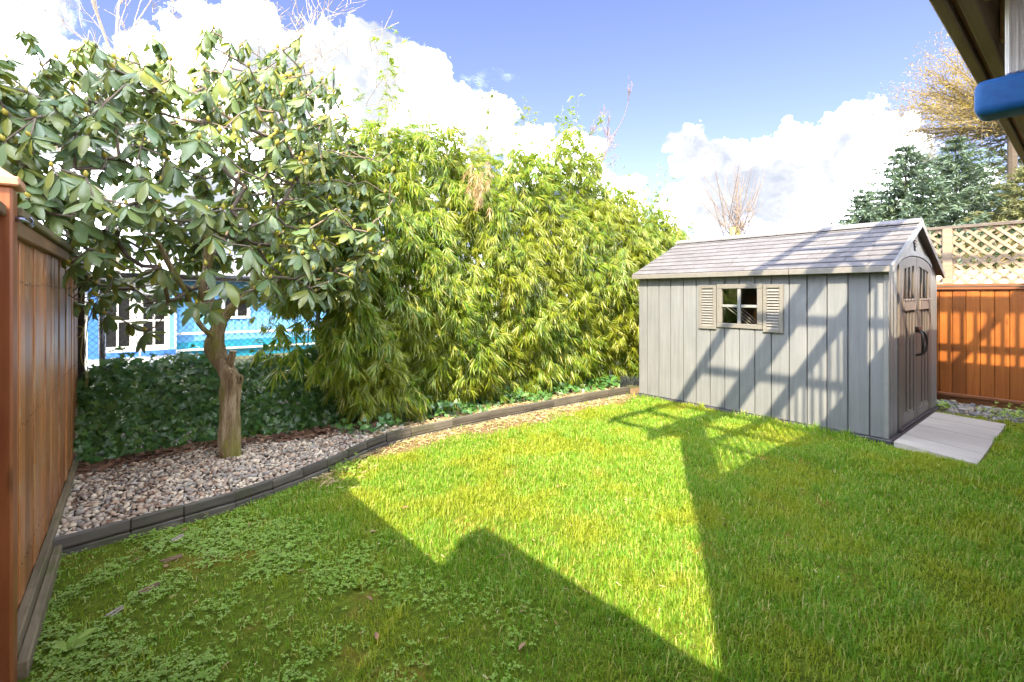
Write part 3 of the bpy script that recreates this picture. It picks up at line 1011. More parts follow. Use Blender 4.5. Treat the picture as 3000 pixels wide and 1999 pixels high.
# roof
ex, ez = 6.205, 1.862
rx, rz = RIDGE_X, 2.445
sl = Vector((rx - ex, 0, rz - ez))
slen = sl.length
sl.normalize()
sa = math.atan2(rz - ez, rx - ex)
up = Vector((-math.sin(sa), 0, math.cos(sa)))
RF = MB()
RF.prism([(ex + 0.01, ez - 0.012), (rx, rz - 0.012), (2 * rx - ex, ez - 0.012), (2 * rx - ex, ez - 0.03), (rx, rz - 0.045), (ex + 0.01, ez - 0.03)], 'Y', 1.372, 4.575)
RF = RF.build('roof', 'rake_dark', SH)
rows = 9
ex_len = slen / rows
for r_ in range(rows):
    y = 1.365
    first = True
    while y < 4.575:
        w_ = random.uniform(0.22, 0.42)
        if first:
            w_ *= random.uniform(0.4, 1.0)
            first = False
        y2 = min(y + w_, 4.58)
        if 4.58 - y2 < 0.08:
            y2 = 4.58
        th = random.uniform(0.013, 0.017)
        c0 = Vector((ex, 0, ez)) + sl * (ex_len * r_)
        lowx = c0 + up * 0.002
        hi = c0 + sl * (ex_len + 0.03)
        yy0, yy1 = y + 0.0025, y2 - 0.0025
        P = [lowx, lowx + up * th, hi + up * 0.004, hi + up * 0.001]
        mb = MB()
        mb.add([(p.x, q, p.z) for q in (yy0, yy1) for p in P], [(0, 1, 2, 3), (7, 6, 5, 4), (0, 4, 5, 1), (1, 5, 6, 2), (2, 6, 7, 3), (3, 7, 4, 0)])
        mb.build('shingle', 'shed_roof', RF)
        y = y2
b2 = MB()
b2.add([(2 * rx - ex, 1.365, ez), (2 * rx - ex, 4.58, ez), (rx, 4.58, rz), (rx, 1.365, rz), (2 * rx - ex, 1.365, ez + 0.016), (2 * rx - ex, 4.58, ez + 0.016), (rx, 4.58, rz + 0.016), (rx, 1.365, rz + 0.016)],
       [(0, 1, 2, 3), (7, 6, 5, 4), (0, 4, 5, 1), (1, 5, 6, 2), (2, 6, 7, 3), (3, 7, 4, 0)]).build('far_slope', 'shed_roof', RF)
for ya, yb in ((1.355, 2.955), (2.962, 4.59)):
    MB().prism([(rx - 0.12, rz - 0.022), (rx - 0.12, rz - 0.002), (rx - 0.02, rz + 0.045), (rx + 0.02, rz + 0.045), (rx + 0.12, rz - 0.002), (rx + 0.12, rz - 0.022), (rx, rz + 0.028)], 'Y', ya, yb).build('ridge_cap', 'ridge_cap', RF)
for ya, yb in ((1.362, 2.34), (2.345, 4.585)):
    MB().box(ex - 0.012, ex + 0.012, ya, yb, 1.802, 1.866, 0.005).build('eave_lip', 'shed_frame', RF)
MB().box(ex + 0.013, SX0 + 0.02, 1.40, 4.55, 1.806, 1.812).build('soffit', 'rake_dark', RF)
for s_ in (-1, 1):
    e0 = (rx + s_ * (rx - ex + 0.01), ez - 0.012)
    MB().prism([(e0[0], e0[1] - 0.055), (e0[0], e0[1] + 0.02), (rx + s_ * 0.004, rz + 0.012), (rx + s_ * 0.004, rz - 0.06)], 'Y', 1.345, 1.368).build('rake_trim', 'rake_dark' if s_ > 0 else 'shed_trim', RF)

# paved step at the doors
PV = thing('paved_ramp', 'pale concrete ramp slabs laid in front of the shed doors', 'paving', (7.2, 1.05, 0))
px = [6.22, 6.66, 7.26, 7.80, 8.22]
for k in range(4):
    a, b_ = px[k], px[k + 1]
    mb = MB()
    z0, z1 = 0.028, 0.055
    sk = (0.08 + 0.02 * k) * -1 if k < 2 else 0.0
    y0, y1 = 0.70, 1.345
    top = [(a + 0.008 - 0.16 * (k == 0), y0, z0), (b_ - 0.008 - (0.16 if k == 0 else 0.06 if k == 1 else 0), y0, z0), (b_ - 0.005, y1, z1), (a + 0.005, y1, z1)]
    if k:
        top[0] = (a + 0.005 - (0.16 if k == 1 else 0.06 if k == 2 else 0), y0, z0)
    mb.add([(x, y, z - 0.07) for x, y, z in top] + top, [(0, 1, 2, 3), (4, 5, 6, 7), (0, 1, 5, 4), (1, 2, 6, 5), (2, 3, 7, 6), (3, 0, 4, 7)])
    o = mb.build('slab', 'paver', PV)

# river stones by the right fence
rst = pebble_meshes('stone', 'river_stone', 6, 2)
sp_ = []
for k in range(2600):
    x, y = random.uniform(8.35, 9.36), random.uniform(0.0, 1.9)
    if x < 8.82 and y > 1.30:
        continue
    if x + 0.55 * (y - 0.7) < 8.42 or (y < 0.6 and x < 8.85 + 0.3 * (0.6 - y)):
        continue
    r = random.choice((0.022, 0.028, 0.034, 0.042, 0.06))
    if any((x - q[0]) ** 2 + (y - q[1]) ** 2 < (0.78 * (r + q[3])) ** 2 for q in sp_):
        continue
    sp_.append((x, y, 0.0 + r * 0.35, r))
    if len(sp_) > 230:
        break
sp_ = np.array(sp_)
ns = len(sp_)
SB = link('stone_bed', MB().box(8.3, 9.40, 0.0, 1.95, -0.05, 0.012).mesh('stone_bed', 'soil'), kind='structure')
singles('stone', [q[2] for q in rst], sp_[:, :3], frames(np.stack([np.cos(np.arange(ns) * 2.4), np.sin(np.arange(ns) * 2.4), np.zeros(ns)], -1), np.array([0, 0, 1.0]) + rng.normal(size=(ns, 3)) * 0.2), sp_[:, 3], SB)

# ================================================================== RIGHT FENCE
RFN = thing('cedar_fence', 'orange cedar board fence beyond the shed with sunlit baluster shadows', 'fence', (9.5, 1.5, 0))
FX = 9.50
pl = MB().cbox((0, 0, 0.86), (0.022, 0.141, 1.56), 0.005).mesh('plank', 'cedar_right')
for k in range(60):
    y = -2.0 + 0.1468 * k + 0.06
    link('plank', pl, RFN, Vector((FX + 0.012 + 0.003 * math.sin(k * 1.7), y, 0)) - RFN.location)
MB().box(FX + 0.028, FX + 0.04, -2.05, 6.8, 0.08, 1.64).build('backing_board', 'cedar_right_rail', RFN)
MB().box(FX - 0.05, FX + 0.07, -2.05, 6.8, 1.690, 1.722, 0.005).build('cap_rail', 'cedar_right_rail', RFN)
MB().box(FX - 0.032, FX - 0.001, -2.05, 6.8, 1.640, 1.687, 0.005).build('trim_rail', 'cedar_right_rail', RFN)
MB().box(FX - 0.045, FX - 0.001, -2.05, 6.8, 0.085, 0.130, 0.006).build('bottom_rail', 'cedar_right_rail', RFN)
MB().box(FX + 0.0, FX + 0.04, -2.05, 6.8, -0.05, 0.078, 0.004).build('kick_board', 'cedar_right_rail', RFN)
nails([(FX - 0.003, -2.0 + 0.1468 * k + 0.06 + e, zq + random.uniform(-0.01, 0.01)) for k in range(60) for e in (-0.045, 0.045) for zq in (0.3, 0.95, 1.5)], (-1, 0, 0), RFN)
LT = thing('lattice_screen', 'pale wooden diagonal lattice screen standing on top of the right fence', 'lattice', (FX + 0.02, 1.4, 1.722))
LZ0, LZ1 = 1.724, 2.53
MB().box(FX - 0.02, FX + 0.06, -2.0, 4.4, 2.532, 2.575, 0.005).build('top_rail', 'lattice_wood', LT)
for y in (-1.0, 1.415, 3.8):
    MB().box(FX - 0.035, FX + 0.055, y - 0.055, y + 0.055, LZ0, 2.531, 0.005).build('post', 'lattice_wood', LT)
h = LZ1 - LZ0
for s_, xo in ((1, 0.008), (-1, 0.020)):
    k = 0
    y = -2.0 - h
    while y < 4.4:
        # each slat is a bar at 45 degrees clipped between rails
        ya, yb = (y, y + h) if s_ > 0 else (y + h, y)
        za, zb = LZ0, LZ1
        lo, hi = -1.98, 4.38
        def clip(p, q):
            (y0, z0), (y1, z1) = p, q
            out = []
            for (yy, zz) in (p, q):
                if yy < lo: zz = z0 + (z1 - z0) * (lo - y0) / (y1 - y0); yy = lo
                if yy > hi: zz = z0 + (z1 - z0) * (hi - y0) / (y1 - y0); yy = hi
                out.append((yy, zz))
            return out
        (y0, z0), (y1, z1) = clip((ya, za), (yb, zb))
        if abs(y0 - y1) > 0.05:
            w_ = 0.019 * 1.414
            MB().prism([(y0 - w_, z0), (y0 + w_, z0), (y1 + w_, z1), (y1 - w_, z1)], 'X', FX + xo, FX + xo + 0.009).build('slat', 'lattice_wood', LT)
        y += 0.154

# ================================================================== DECK OF THE HOUSE (upper right) AND HOUSE
DK = thing('timber_deck', 'raised brown timber deck with guard rail and pergola, upper right corner', 'deck', (3.5, 0.2, 0))
DX0, DX1, DY = 0.93, 7.45, 0.333
MB().box(DX0, DX1, 0.298, DY, 2.47, 2.75, 0.004).build('fascia_board', 'deck_wood', DK)
MB().box(DX0, DX1, 0.279, 0.2965, 2.50, 2.70).build('packer_board', 'cedar_post', DK)
MB().box(DX0, DX1, 0.238, 0.2775, 2.47, 2.66, 0.004).build('beam', 'deck_wood', DK)
jm = MB().box(-0.019, 0.019, -3.19, 0.236, 2.52, 2.712, 0.003).mesh('joist', 'joist_wood')
x = DX0 + 0.03
while x < DX1:
    link('joist', jm, DK, Vector((x, 0, 0)) - DK.location)
    x += 0.405
k = 0
y = -3.19
while y < 0.29:
    MB().box(DX0 - 0.01, DX1 + 0.01, y, y + 0.134, 2.752, 2.780, 0.003).build('deck_board', 'deck_wood', DK)
    y += 0.140
MB().box(DX1 - 0.04, DX1, -3.19, 0.234, 2.47, 2.75, 0.003).build('end_joist', 'deck_wood', DK)
for x, y in ((1.3, -0.25), (4.25, -0.25), (7.3, -0.25)):
    MB().box(x - 0.06, x + 0.06, y - 0.06, y + 0.06, -0.05, 2.515, 0.006).build('support_post', 'deck_wood', DK)
# guard, front
MB().box(DX0, DX1, 0.285, 0.375, 3.66, 3.77, 0.005).build('guard_rail', 'deck_wood', DK)
MB().box(DX0, DX1, 0.305, 0.355, 2.7805, 2.815, 0.003).build('guard_bottom_rail', 'deck_wood', DK)
bal = MB().box(-0.0095, 0.0095, -0.0095, 0.0095, 2.816, 3.659).mesh('baluster', 'deck_wood')
for k in range(44):
    x = 3.325 - 0.1315 * 14 + 0.1315 * k
    if abs(x - 4.21) < 0.08 or x < 1.42 or x > 7.3:
        continue
    link('baluster', bal, DK, Vector((x, 0.33, 0)) - DK.location)
MB().box(4.10, 4.32, 0.29, 0.37, 2.785, 3.655, 0.004).build('guard_post', 'deck_wood', DK)
MB().box(7.36, 7.45, 0.29, 0.37, 2.785, 3.655, 0.004).build('guard_post', 'deck_wood', DK)
MB().box(0.925, 1.39, 0.30, 0.36, 2.785, 4.36, 0.004).build('privacy_screen', 'deck_wood', DK)
# guard, right-hand side
MB().box(7.36, 7.44, -3.18, 0.283, 3.66, 3.76, 0.004).build('guard_rail', 'deck_wood', DK)
MB().box(7.385, 7.415, -3.18, 0.288, 3.0, 3.09, 0.003).build('guard_bottom_rail', 'deck_wood', DK)
bal2 = MB().box(-0.012, 0.012, -0.016, 0.016, 2.782, 3.657).mesh('baluster', 'deck_wood')
for k in range(24):
    link('baluster', bal2, DK, Vector((7.4, -3.05 + 0.139 * k, 0)) - DK.location)
# pergola over the deck
MB().box(0.3, DX1, 0.31, 0.35, 4.575, 4.78, 0.004).build('pergola_header', 'deck_wood', DK)
MB().box(0.3, DX1, 0.30, 0.36, 4.39, 4.495, 0.004).build('pergola_beam', 'deck_wood', DK)
MB().box(0.30, DX1, 0.88, 0.92, 4.69, 4.87, 0.004).build('pergola_fascia', 'deck_wood', DK)
for x in (0.33, 0.98, 1.63, 2.30, 2.975, 3.64, 4.30, 4.96, 6.28, 6.94, 7.4):
    MB().box(x - 0.028, x + 0.028, -3.19, 0.878, 4.785, 4.862, 0.003).build('rafter', 'deck_wood', DK)
MB().box(0.30, DX1, -1.30, -1.22, 4.70, 4.783, 0.003).build('pergola_purlin', 'deck_wood', DK)
for x in (4.21, 7.4):
    MB().box(x - 0.05, x + 0.05, 0.295, 0.365, 3.775, 4.388, 0.004).build('pergola_post', 'deck_wood', DK)

# white ribbed hanging panel with blue padded foot
HP = thing('padded_board', 'white ribbed board with blue padded bottom edge hanging under the deck', 'board', (2.12, -0.1, 2.15))
mb = MB()
mb.box(2.10, 2.15, -0.5, 0.182, 2.238, 2.60, 0.004)
for k in range(40):
    y = 0.176 - k * 0.0165
    mb.prism([(2.0995, y), (2.092, y - 0.003), (2.092, y - 0.007), (2.0995, y - 0.010)], 'Z', 2.239, 2.598)
mb.build('ribbed_panel', 'white_ribbed', HP)
bm = bmesh.new()
bmesh.ops.create_cube(bm, size=1)
for q in bm.verts:
    q.co = Vector((2.135 + q.co.x * 0.12, -0.13 + q.co.y * 0.76, 2.180 + q.co.z * 0.110))
bmesh.ops.bevel(bm, geom=bm.edges[:], offset=0.026, segments=4, affect='EDGES', profile=0.5)
for q in bm.verts:
    q.co -= HP.location
me = bpy.data.meshes.new('blue_pad')
bm.to_mesh(me); bm.free()
for q in me.polygons: q.use_smooth = True
me.materials.append(MATS['blue_foam'])
link('blue_pad', me, HP)
BR = tag(MB().tube(smooth_path([(2.28, 0.12, 2.66), (2.28, 0.235, 2.655), (2.28, 0.232, 2.60), (2.28, 0.11, 2.60)], 4), 0.016, 8).build('bracket', 'galvanised', smooth=True),
         'grey metal bracket fixed under the deck joists at the top edge', 'bracket')

HS = thing('house', 'white sided house behind the viewer carrying the timber deck', 'house', (4, -6.6, 0))
HX0, HX1, HY0, HY1 = -1.38, 11.5, -10.0, -3.205
MB().prism([(HY1, -0.05), (HY1, 5.75), (-6.6, 7.6), (HY0, 5.75), (HY0, -0.05)], 'X', HX0, HX1).build('wall', 'house_white', HS)
MB().prism([(HY1 + 0.012, 5.752), (HY1 + 0.012, 5.78), (-6.6, 7.7), (HY0 - 0.3, 5.68), (HY0 - 0.3, 5.60), (-6.6, 7.62)], 'X', HX0 - 0.02, HX1 + 0.3).build('roof', 'grey_roof', HS)
MB().box(HX0, 0.12, HY1 + 0.02, -1.2, -0.05, 5.26).build('shadow_wing', 'house_white', HS)  # unseen block, added and sized to shade the lawn's right side
for x in (2.0, 5.2, 8.6):
    wn = MB().box(x - 0.6, x + 0.6, HY1 + 0.002, HY1 + 0.04, 0.95, 2.0, 0.005).build('window', 'blue_paint', HS)
    MB().box(x - 0.52, x + 0.52, HY1 + 0.042, HY1 + 0.05, 1.03, 1.92).build('pane', 'black_plastic', wn)

NH = thing('shade_house', 'unseen tall beige house added beyond the left fence to shade the tree', 'house', (-5.3, 5, 0))  # out of view; placed and sized to shade crown and lower bamboo
MB().prism([(-2.5, -0.05), (-2.5, 5.7), (-5.3, 7.0), (-8.1, 5.7), (-8.1, -0.05)], 'Y', 1.5, 9.5).build('wall', 'beige_wall', NH)
MB().prism([(-2.44, 5.69), (-2.44, 5.76), (-5.3, 7.12), (-8.3, 5.70), (-8.3, 5.63), (-5.3, 7.03)], 'Y', 1.45, 9.7).build('roof', 'grey_roof', NH)
for y in (3.0, 6.0):
    for z in (1.0, 3.6):
        wn = MB().box(-2.498, -2.46, y - 0.5, y + 0.5, z, z + 1.2, 0.005).build('window', 'white_paint', NH)
        MB().box(-2.458, -2.45, y - 0.42, y + 0.42, z + 0.08, z + 1.12).build('pane', 'black_plastic', wn)

# ================================================================== FAR HOUSE behind the chain link
FH = thing('far_house', 'low blue and white house seen through the chain link fence', 'house', (2.0, 14, -1))
Y = 14.0
def Z(py, s=0.0100):
    return EYE + (677 - py) * s
MB().box(-1.6, 1.24, Y, Y + 4, -1.0, 1.92).build('white_wall', 'white_paint', FH)
MB().box(1.245, 5.6, Y + 0.25, Y + 4, 0.0, 1.95).build('blue_wall', 'blue_siding', FH)
for k in range(26):
    x = 1.30 + k * 0.165
    MB().box(x, x + 0.03, Y + 0.225, Y + 0.248, 0.55, 1.94).build('batten', 'blue_siding', FH)
MB().box(1.245, 5.6, Y + 0.16, Y + 0.245, -0.10, 0.40).build('teal_panel', 'teal_panel', FH)
for z in (0.22, 0.62):
    MB().tube([(1.2, Y + 0.10, z), (5.6, Y + 0.10, z - 0.05)], 0.028, 8).build('pipe_rail', 'white_paint', FH, smooth=True)
MB().box(1.1, 7.0, Y - 0.9, Y + 0.15, -1.0, -0.12).build('white_plinth', 'white_paint', FH)
MB().box(-1.6, 1.1, Y - 0.5, Y - 0.005, -1.0, 0.05).build('planter_wall', 'white_paint', FH)
MB().prism([(Y - 0.25, 1.90), (Y - 0.25, 1.99), (Y + 2.5, 2.16), (Y + 5, 1.95), (Y + 5, 1.9)], 'X', -1.8, 5.8).build('roof', 'grey_roof', FH)
for xa, xb in ((-0.07, 0.36), (0.60, 1.00)):
    wn = MB()
    wn.box(xa - 0.10, xb + 0.10, Y - 0.05, Y - 0.002, 0.28, 0.40).box(xa - 0.10, xb + 0.10, Y - 0.05, Y - 0.002, 1.56, 1.64)
    wn.box(xa - 0.10, xa, Y - 0.05, Y - 0.002, 0.40, 1.56).box(xb, xb + 0.10, Y - 0.05, Y - 0.002, 0.40, 1.56)
    wn = wn.build('window', 'white_paint', FH)
    MB().box(xa + 0.002, xb - 0.002, Y - 0.03, Y - 0.004, 0.402, 1.558).build('pane', 'black_plastic', wn)
    MB().box(xa, xb, Y - 0.045, Y - 0.031, 0.95, 0.99).build('glazing_bar', 'white_paint', wn)
    xm = (xa + xb) / 2
    MB().box(xm - 0.02, xm + 0.02, Y - 0.052, Y - 0.0455, 0.40, 1.56).build('mullion', 'white_paint', wn)
MB().box(-0.36, -0.18, Y - 0.03, Y - 0.002, 0.20, 1.7).build('blue_casing', 'blue_paint', FH)
MB().box(-0.36, 0.52, Y - 0.055, Y - 0.0515, 0.15, 0.275).build('blue_sill', 'blue_paint', FH)
MB().box(0.56, 1.22, Y - 0.055, Y - 0.0515, 0.15, 0.275).build('blue_sill', 'blue_paint', FH)
MB().box(1.03, 1.18, Y - 0.04, Y - 0.002, 0.25, 1.7).build('blue_casing', 'blue_siding', FH)
wn = MB().box(2.20, 2.85, Y + 0.20, Y + 0.222, 0.95, 1.72).build('window', 'white_paint', FH)
MB().box(2.28, 2.50, Y + 0.19, Y + 0.199, 1.02, 1.65).build('pane', 'black_plastic', wn)
MB().box(2.56, 2.77, Y + 0.19, Y + 0.199, 1.02, 1.65).build('pane', 'black_plastic', wn)
link('far_ground', MB().add([(-12, 7.6, -0.02), (14, 7.6, -0.02), (14, 20, -0.02), (-12, 20, -0.02)], [(0, 1, 2, 3)]).mesh('far_ground', 'terrain'), kind='structure')

# ================================================================== RHODODENDRON
TR = thing('rhododendron_tree', 'rhododendron tree with twisted mossy trunk and drooping leathery leaves', 'tree', (0.87, 5.15, 0.06))
TRUNK = [(0.871, 5.149, -0.017, 0.122), (0.864, 5.155, 0.102, 0.107), (0.858, 5.160, 0.265, 0.103), (0.865, 5.154, 0.453, 0.100), (0.871, 5.149, 0.629, 0.100), (0.876, 5.145, 0.767, 0.098),
         (0.839, 5.188, 0.878, 0.085), (0.788, 5.257, 0.989, 0.090), (0.760, 5.280, 1.077, 0.096), (0.770, 5.272, 1.178, 0.081), (0.794, 5.252, 1.292, 0.071), (0.788, 5.257, 1.393, 0.070)]
LIML = [(0.800, 5.257, 1.330, 0.066), (0.741, 5.296, 1.469, 0.061), (0.683, 5.305, 1.551, 0.055), (0.683, 5.279, 1.670, 0.050), (0.702, 5.263, 1.807, 0.047), (0.696, 5.203, 2.027, 0.040), (0.651, 5.176, 2.290, 0.030)]
LIMR = [(0.790, 5.250, 1.290, 0.055), (0.867, 5.191, 1.418, 0.050), (0.946, 5.191, 1.506, 0.046), (1.045, 5.173, 1.563, 0.049), (1.097, 5.196, 1.700, 0.039), (1.149, 5.217, 1.926, 0.034), (1.237, 5.079, 2.235, 0.024)]
THIN = [(0.775, 5.250, 1.150, 0.032), (0.663, 5.192, 1.257, 0.027), (0.601, 5.191, 1.363, 0.027), (0.555, 5.190, 1.497, 0.027), (0.517, 5.157, 1.605, 0.026), (0.452, 5.146, 1.723, 0.028), (0.397, 5.127, 1.838, 0.026), (0.309, 5.070, 2.036, 0.018)]
STUB = [(0.839, 5.170, 0.863, 0.046), (0.869, 5.134, 0.958, 0.038), (0.885, 5.122, 1.045, 0.034)]


def gnarly(path, sides=16, sub=5, amp=0.09, cap=False):
    P = smooth_path(path, sub)
    V, F = tube_np(P[:, :3], P[:, 3] * 0.87, sides)
    c = np.repeat(P[:, :3], sides, 0)
    d = V - c
    a = np.tile(np.arange(sides) * 2 * np.pi / sides, len(P))
    z = c[:, 2]
    f = 1 + amp * (np.sin(3 * a + z * 5) * 0.6 + np.sin(5 * a - z * 9 + 1) * 0.4 + 0.5 * np.sin(z * 17 + 2 * a)) + amp * 0.5 * rng.normal(size=len(a)) * 0.5
    return c + d * f[:, None], F, P


acc = Acc()
skel = []
for path, sd in ((TRUNK, 30), (LIML, 18), (LIMR, 18), (THIN, 12), (STUB, 12)):
    V, F, P = gnarly(path, sd)
    acc.add(V, F)
    if path not in (TRUNK, STUB):
        skel += [tuple(q[:3]) for q in P[len(P) // 2:]]
V, F = acc.get()
link('trunk', np_mesh('trunk', V - np.array(off(TR)), F, 'bark', True), TR)
MB().tube([(0.885, 5.122, 1.043), (0.886, 5.121, 1.052)], [0.034, 0.030], 10).build('cut_face', 'twig_pale', TR)
kn = MB()
for q in range(10):
    a0, a1 = q * 0.628, (q + 1) * 0.628
ring = [(0.935 + 0.020 * math.cos(a) * 0.7, 5.054 - 0.01 * math.cos(a), 0.790 + 0.034 * math.sin(a)) for a in np.linspace(0, 2 * math.pi, 13)]
kn.tube(ring, 0.012, 6, False).build('knot_ring', 'bark', TR, smooth=True)
MB().add(ring[:12], [tuple(range(12))]).build('knot_hole', 'dark_inside', TR)

CC = np.array([0.50, 5.18, 2.60]); CR = np.array([1.98, 1.45, 1.34])
# crown measured along the view-independent tree axes: wide along the fence, flat-topped
tips = []
ax_r = np.array([RT.x, RT.y, 0]); ax_f = np.array([FW.x, FW.y, 0])
while len(tips) < 1300:
    u = rng.uniform(-1, 1, 3)
    n_ = (np.abs(u) ** 2.5).sum() ** (1 / 2.5)
    if n_ > 1 or n_ < 0.50:
        continue
    if rng.random() > 0.25 + 0.75 * n_ ** 2:
        continue
    p = CC + ax_r * (u[0] * CR[0] - 0.10) + ax_f * u[1] * CR[1] + np.array([0, 0, u[2] * CR[2]])
    # open below, round the trunk
    under = p[2] - (1.98 + 0.10 * math.sin(u[0] * 9))
    hd_ = math.hypot(p[0] - 0.8, p[1] - 5.2)
    if under < 0 and (hd_ < 0.8 or rng.random() < (0.85 if -0.75 < u[0] < 0.45 else 0.45)):
        continue
    if p[2] < 1.50 and rng.random() < 0.6:
        continue
    if p[2] > 1.57 + 0.515 * (p @ ax_f) - 0.13 * math.sin(u[0] * 8 + 1) - 0.10 * math.sin(u[0] * 19 + u[1] * 6) - 0.25 * rng.random() ** 2:
        continue
    if p[2] < 1.32 or p[1] > 6.6 or p[1] < 3.85:
        continue
    # thinner towards upper right
    if u[0] > 0.5 and u[2] > 0.3 and rng.random() < 0.35 * u[0] + 0.2 * u[2]:
        continue
    if u[0] > 0.80 - 0.12 * u[2] and p[2] > 2.2 and rng.random() < 0.85:
        continue
    if u[0] > 0.60 and u[2] > 0.90 - 0.8 * (u[0] - 0.60):
        continue
    if tips and min((p - q) @ (p - q) for q in tips[-200:]) < 0.0045:
        continue
    tips.append(p)
# a few shoots that dangle below on the left, and one to the right
for p in [(-0.02, 4.9, 1.42), (0.12, 5.3, 1.33), (0.30, 5.5, 1.50), (-0.10, 5.35, 1.50), (0.05, 5.6, 1.62), (0.5, 5.75, 1.55), (0.24, 5.1, 1.26), (0.62, 5.6, 1.62),
          (0.16, 5.45, 1.62), (0.34, 5.2, 1.66), (0.02, 5.15, 1.70), (0.45, 5.6, 1.72), (-0.08, 5.6, 1.66), (0.2, 5.75, 1.50), (0.38, 4.95, 1.52), (1.1, 5.5, 1.66), (1.25, 5.3, 1.62),
          (1.95, 4.62, 1.72), (1.85, 4.75, 1.60), (2.02, 4.72, 1.63), (1.42, 4.75, 1.70), (1.18, 4.62, 1.74), (1.60, 4.6, 1.78), (1.30, 4.50, 1.84), (1.75, 4.5, 1.86)]:
    tips.append(np.array(p))
tips = np.array(tips)
order = np.argsort(np.linalg.norm(tips - np.array([0.75, 5.2, 2.0]), axis=1))
nodes = [np.array(q) for q in skel]
par = [-1] * len(nodes)
cnt = [0] * len(nodes)
tipnode = {}
NN = np.array(nodes)
for ti in order:
    p = tips[ti]
    d = np.linalg.norm(NN - p, axis=1) + 0.25 * np.maximum(0, NN[:, 2] - p[2] + 0.1)
    j = int(np.argmin(d))
    L = np.linalg.norm(p - nodes[j])
    k = max(1, int(L / 0.11))
    prev = j
    a = nodes[j]
    side = rng.normal(size=3) * 0.05 * L + np.array([0, 0, -0.10 * L])
    for q in range(1, k + 1):
        t_ = q / k
        pt = a + (p - a) * t_ + side * math.sin(t_ * math.pi)
        if q == k:
            pt = p
        nodes.append(pt); par.append(prev); cnt.append(0)
        prev = len(nodes) - 1
    tipnode[ti] = prev
    NN = np.array(nodes)
for ti, j in tipnode.items():
    while j >= 0:
        cnt[j] += 1
        j = par[j]
acc = Acc()
done = set()
for ti, j in tipnode.items():
    chain = [j]
    while par[chain[-1]] >= 0 and chain[-1] not in done:
        done.add(chain[-1])
        chain.append(par[chain[-1]])
    if len(chain) > 1:
        pts = [nodes[q] for q in chain]
        rad = [0.0028 + 0.0017 * math.sqrt(min(cnt[q], 60)) for q in chain]
        acc.add(*tube_np(pts, rad, 6))
V, F = acc.get()
link('branches', np_mesh('branches', V - np.array(off(TR)), F, 'twig_grey', True), TR, kind='stuff')
# leaves in drooping whorls
def rhodo_template(curl):
    ys = [0, 0.06, 0.28, 0.58, 0.85, 1.0]
    ws = [0.012, 0.014, 0.140, 0.185, 0.125, 0.0]
    zs = [0, 0.0, 0.02, 0.0 - 0.02 * curl, -0.07 * curl, -0.15 * curl]
    V = []
    for y, w_, z in zip(ys, ws, zs):
        V += [(-w_, y, z - w_ * 0.28), (0, y, z), (w_, y, z - w_ * 0.28)]
    F = []
    for k in range(5):
        a = k * 3
        F += [(a, a + 1, a + 4), (a, a + 4, a + 3), (a + 1, a + 2, a + 5), (a + 1, a + 5, a + 4)]
    return np.array(V), np.array(F)
RT_T = [rhodo_template(c) for c in (-0.3, 1.3, 2.6)]
rh_me = [np_mesh('leaf', q[0], q[1], 'rhodo_leaf', True) for q in RT_T]
LP, LD, LN, LS = [], [], [], []
budp, budd = [], []
for ti in range(len(tips)):
    p = tips[ti]
    out_ = p - CC
    out_[2] *= 0.25
    out_ /= np.linalg.norm(out_) + 1e-6
    axis = np.array([0, 0, 1.0]) + out_ * 0.55 + rng.normal(size=3) * 0.18
    axis /= np.linalg.norm(axis)
    n_ = rng.integers(7, 12)
    ph = rng.uniform(0, 6.28)
    u = np.cross(axis, [0.3, 0.9, 0.1]); u /= np.linalg.norm(u)
    w_ = np.cross(axis, u)
    droop = rng.uniform(0.30, 1.05) + 0.6 * max(0, (p[2] - 2.8))
    size = rng.uniform(0.120, 0.175) * (0.85 if p[2] > 3.2 else 1.0)
    for q in range(n_):
        a = ph + q * 2.399
        rad_ = u * math.cos(a) + w_ * math.sin(a)
        dr_ = droop * rng.uniform(0.7, 1.3)
        d = rad_ - axis * dr_ * 0.75 + np.array([0, 0, -0.25 * dr_])
        LP.append(p - axis * rng.uniform(0, 0.03)); LD.append(d); LN.append(axis * 0.7 + rad_ * 0.9 + rng.normal(size=3) * 0.15)
        LS.append(size * rng.uniform(0.62, 1.18))
    if rng.random() < 0.55:
        budp.append(p); budd.append(axis)
LP, LD, LN, LS = map(np.array, (LP, LD, LN, LS))
lrot = frames(LD, LN)
near, rest = nearest_split(LP, 300, in_view(LP))
singles('leaf', rh_me, LP[near], lrot[near], LS[near], TR)
acc = Acc()
for k in range(3):
    ii = rest[k::3]
    acc.add(*scatter(*RT_T[k], LP[ii], lrot[ii], LS[ii]))
V, F = acc.get()
link('crown', np_mesh('crown', V - np.array(off(TR)), F, 'rhodo_leaf', True), TR, kind='stuff')
budp, budd = np.array(budp), np.array(budd)
bv, bf = tube_np([(0, 0, 0), (0, 0.006, 0), (0, 0.016, 0), (0, 0.026, 0), (0, 0.036, 0), (0, 0.041, 0)], [0.004, 0.010, 0.0135, 0.012, 0.006, 0.0015], 6)
brot = frames(budd, np.tile([0.2, 0.1, 0.3], (len(budd), 1)))
near, rest = nearest_split(budp, 280, in_view(budp))
bme = np_mesh('bud', bv, bf, 'bud', True)
singles('bud', bme, budp[near], brot[near], rng.uniform(0.85, 1.3, len(near)), TR)
if len(rest):
    V, F = scatter(bv, bf, budp[rest], brot[rest], np.ones(len(rest)))
    link('buds', np_mesh('buds', V - np.array(off(TR)), F, 'bud', True), TR, kind='stuff')

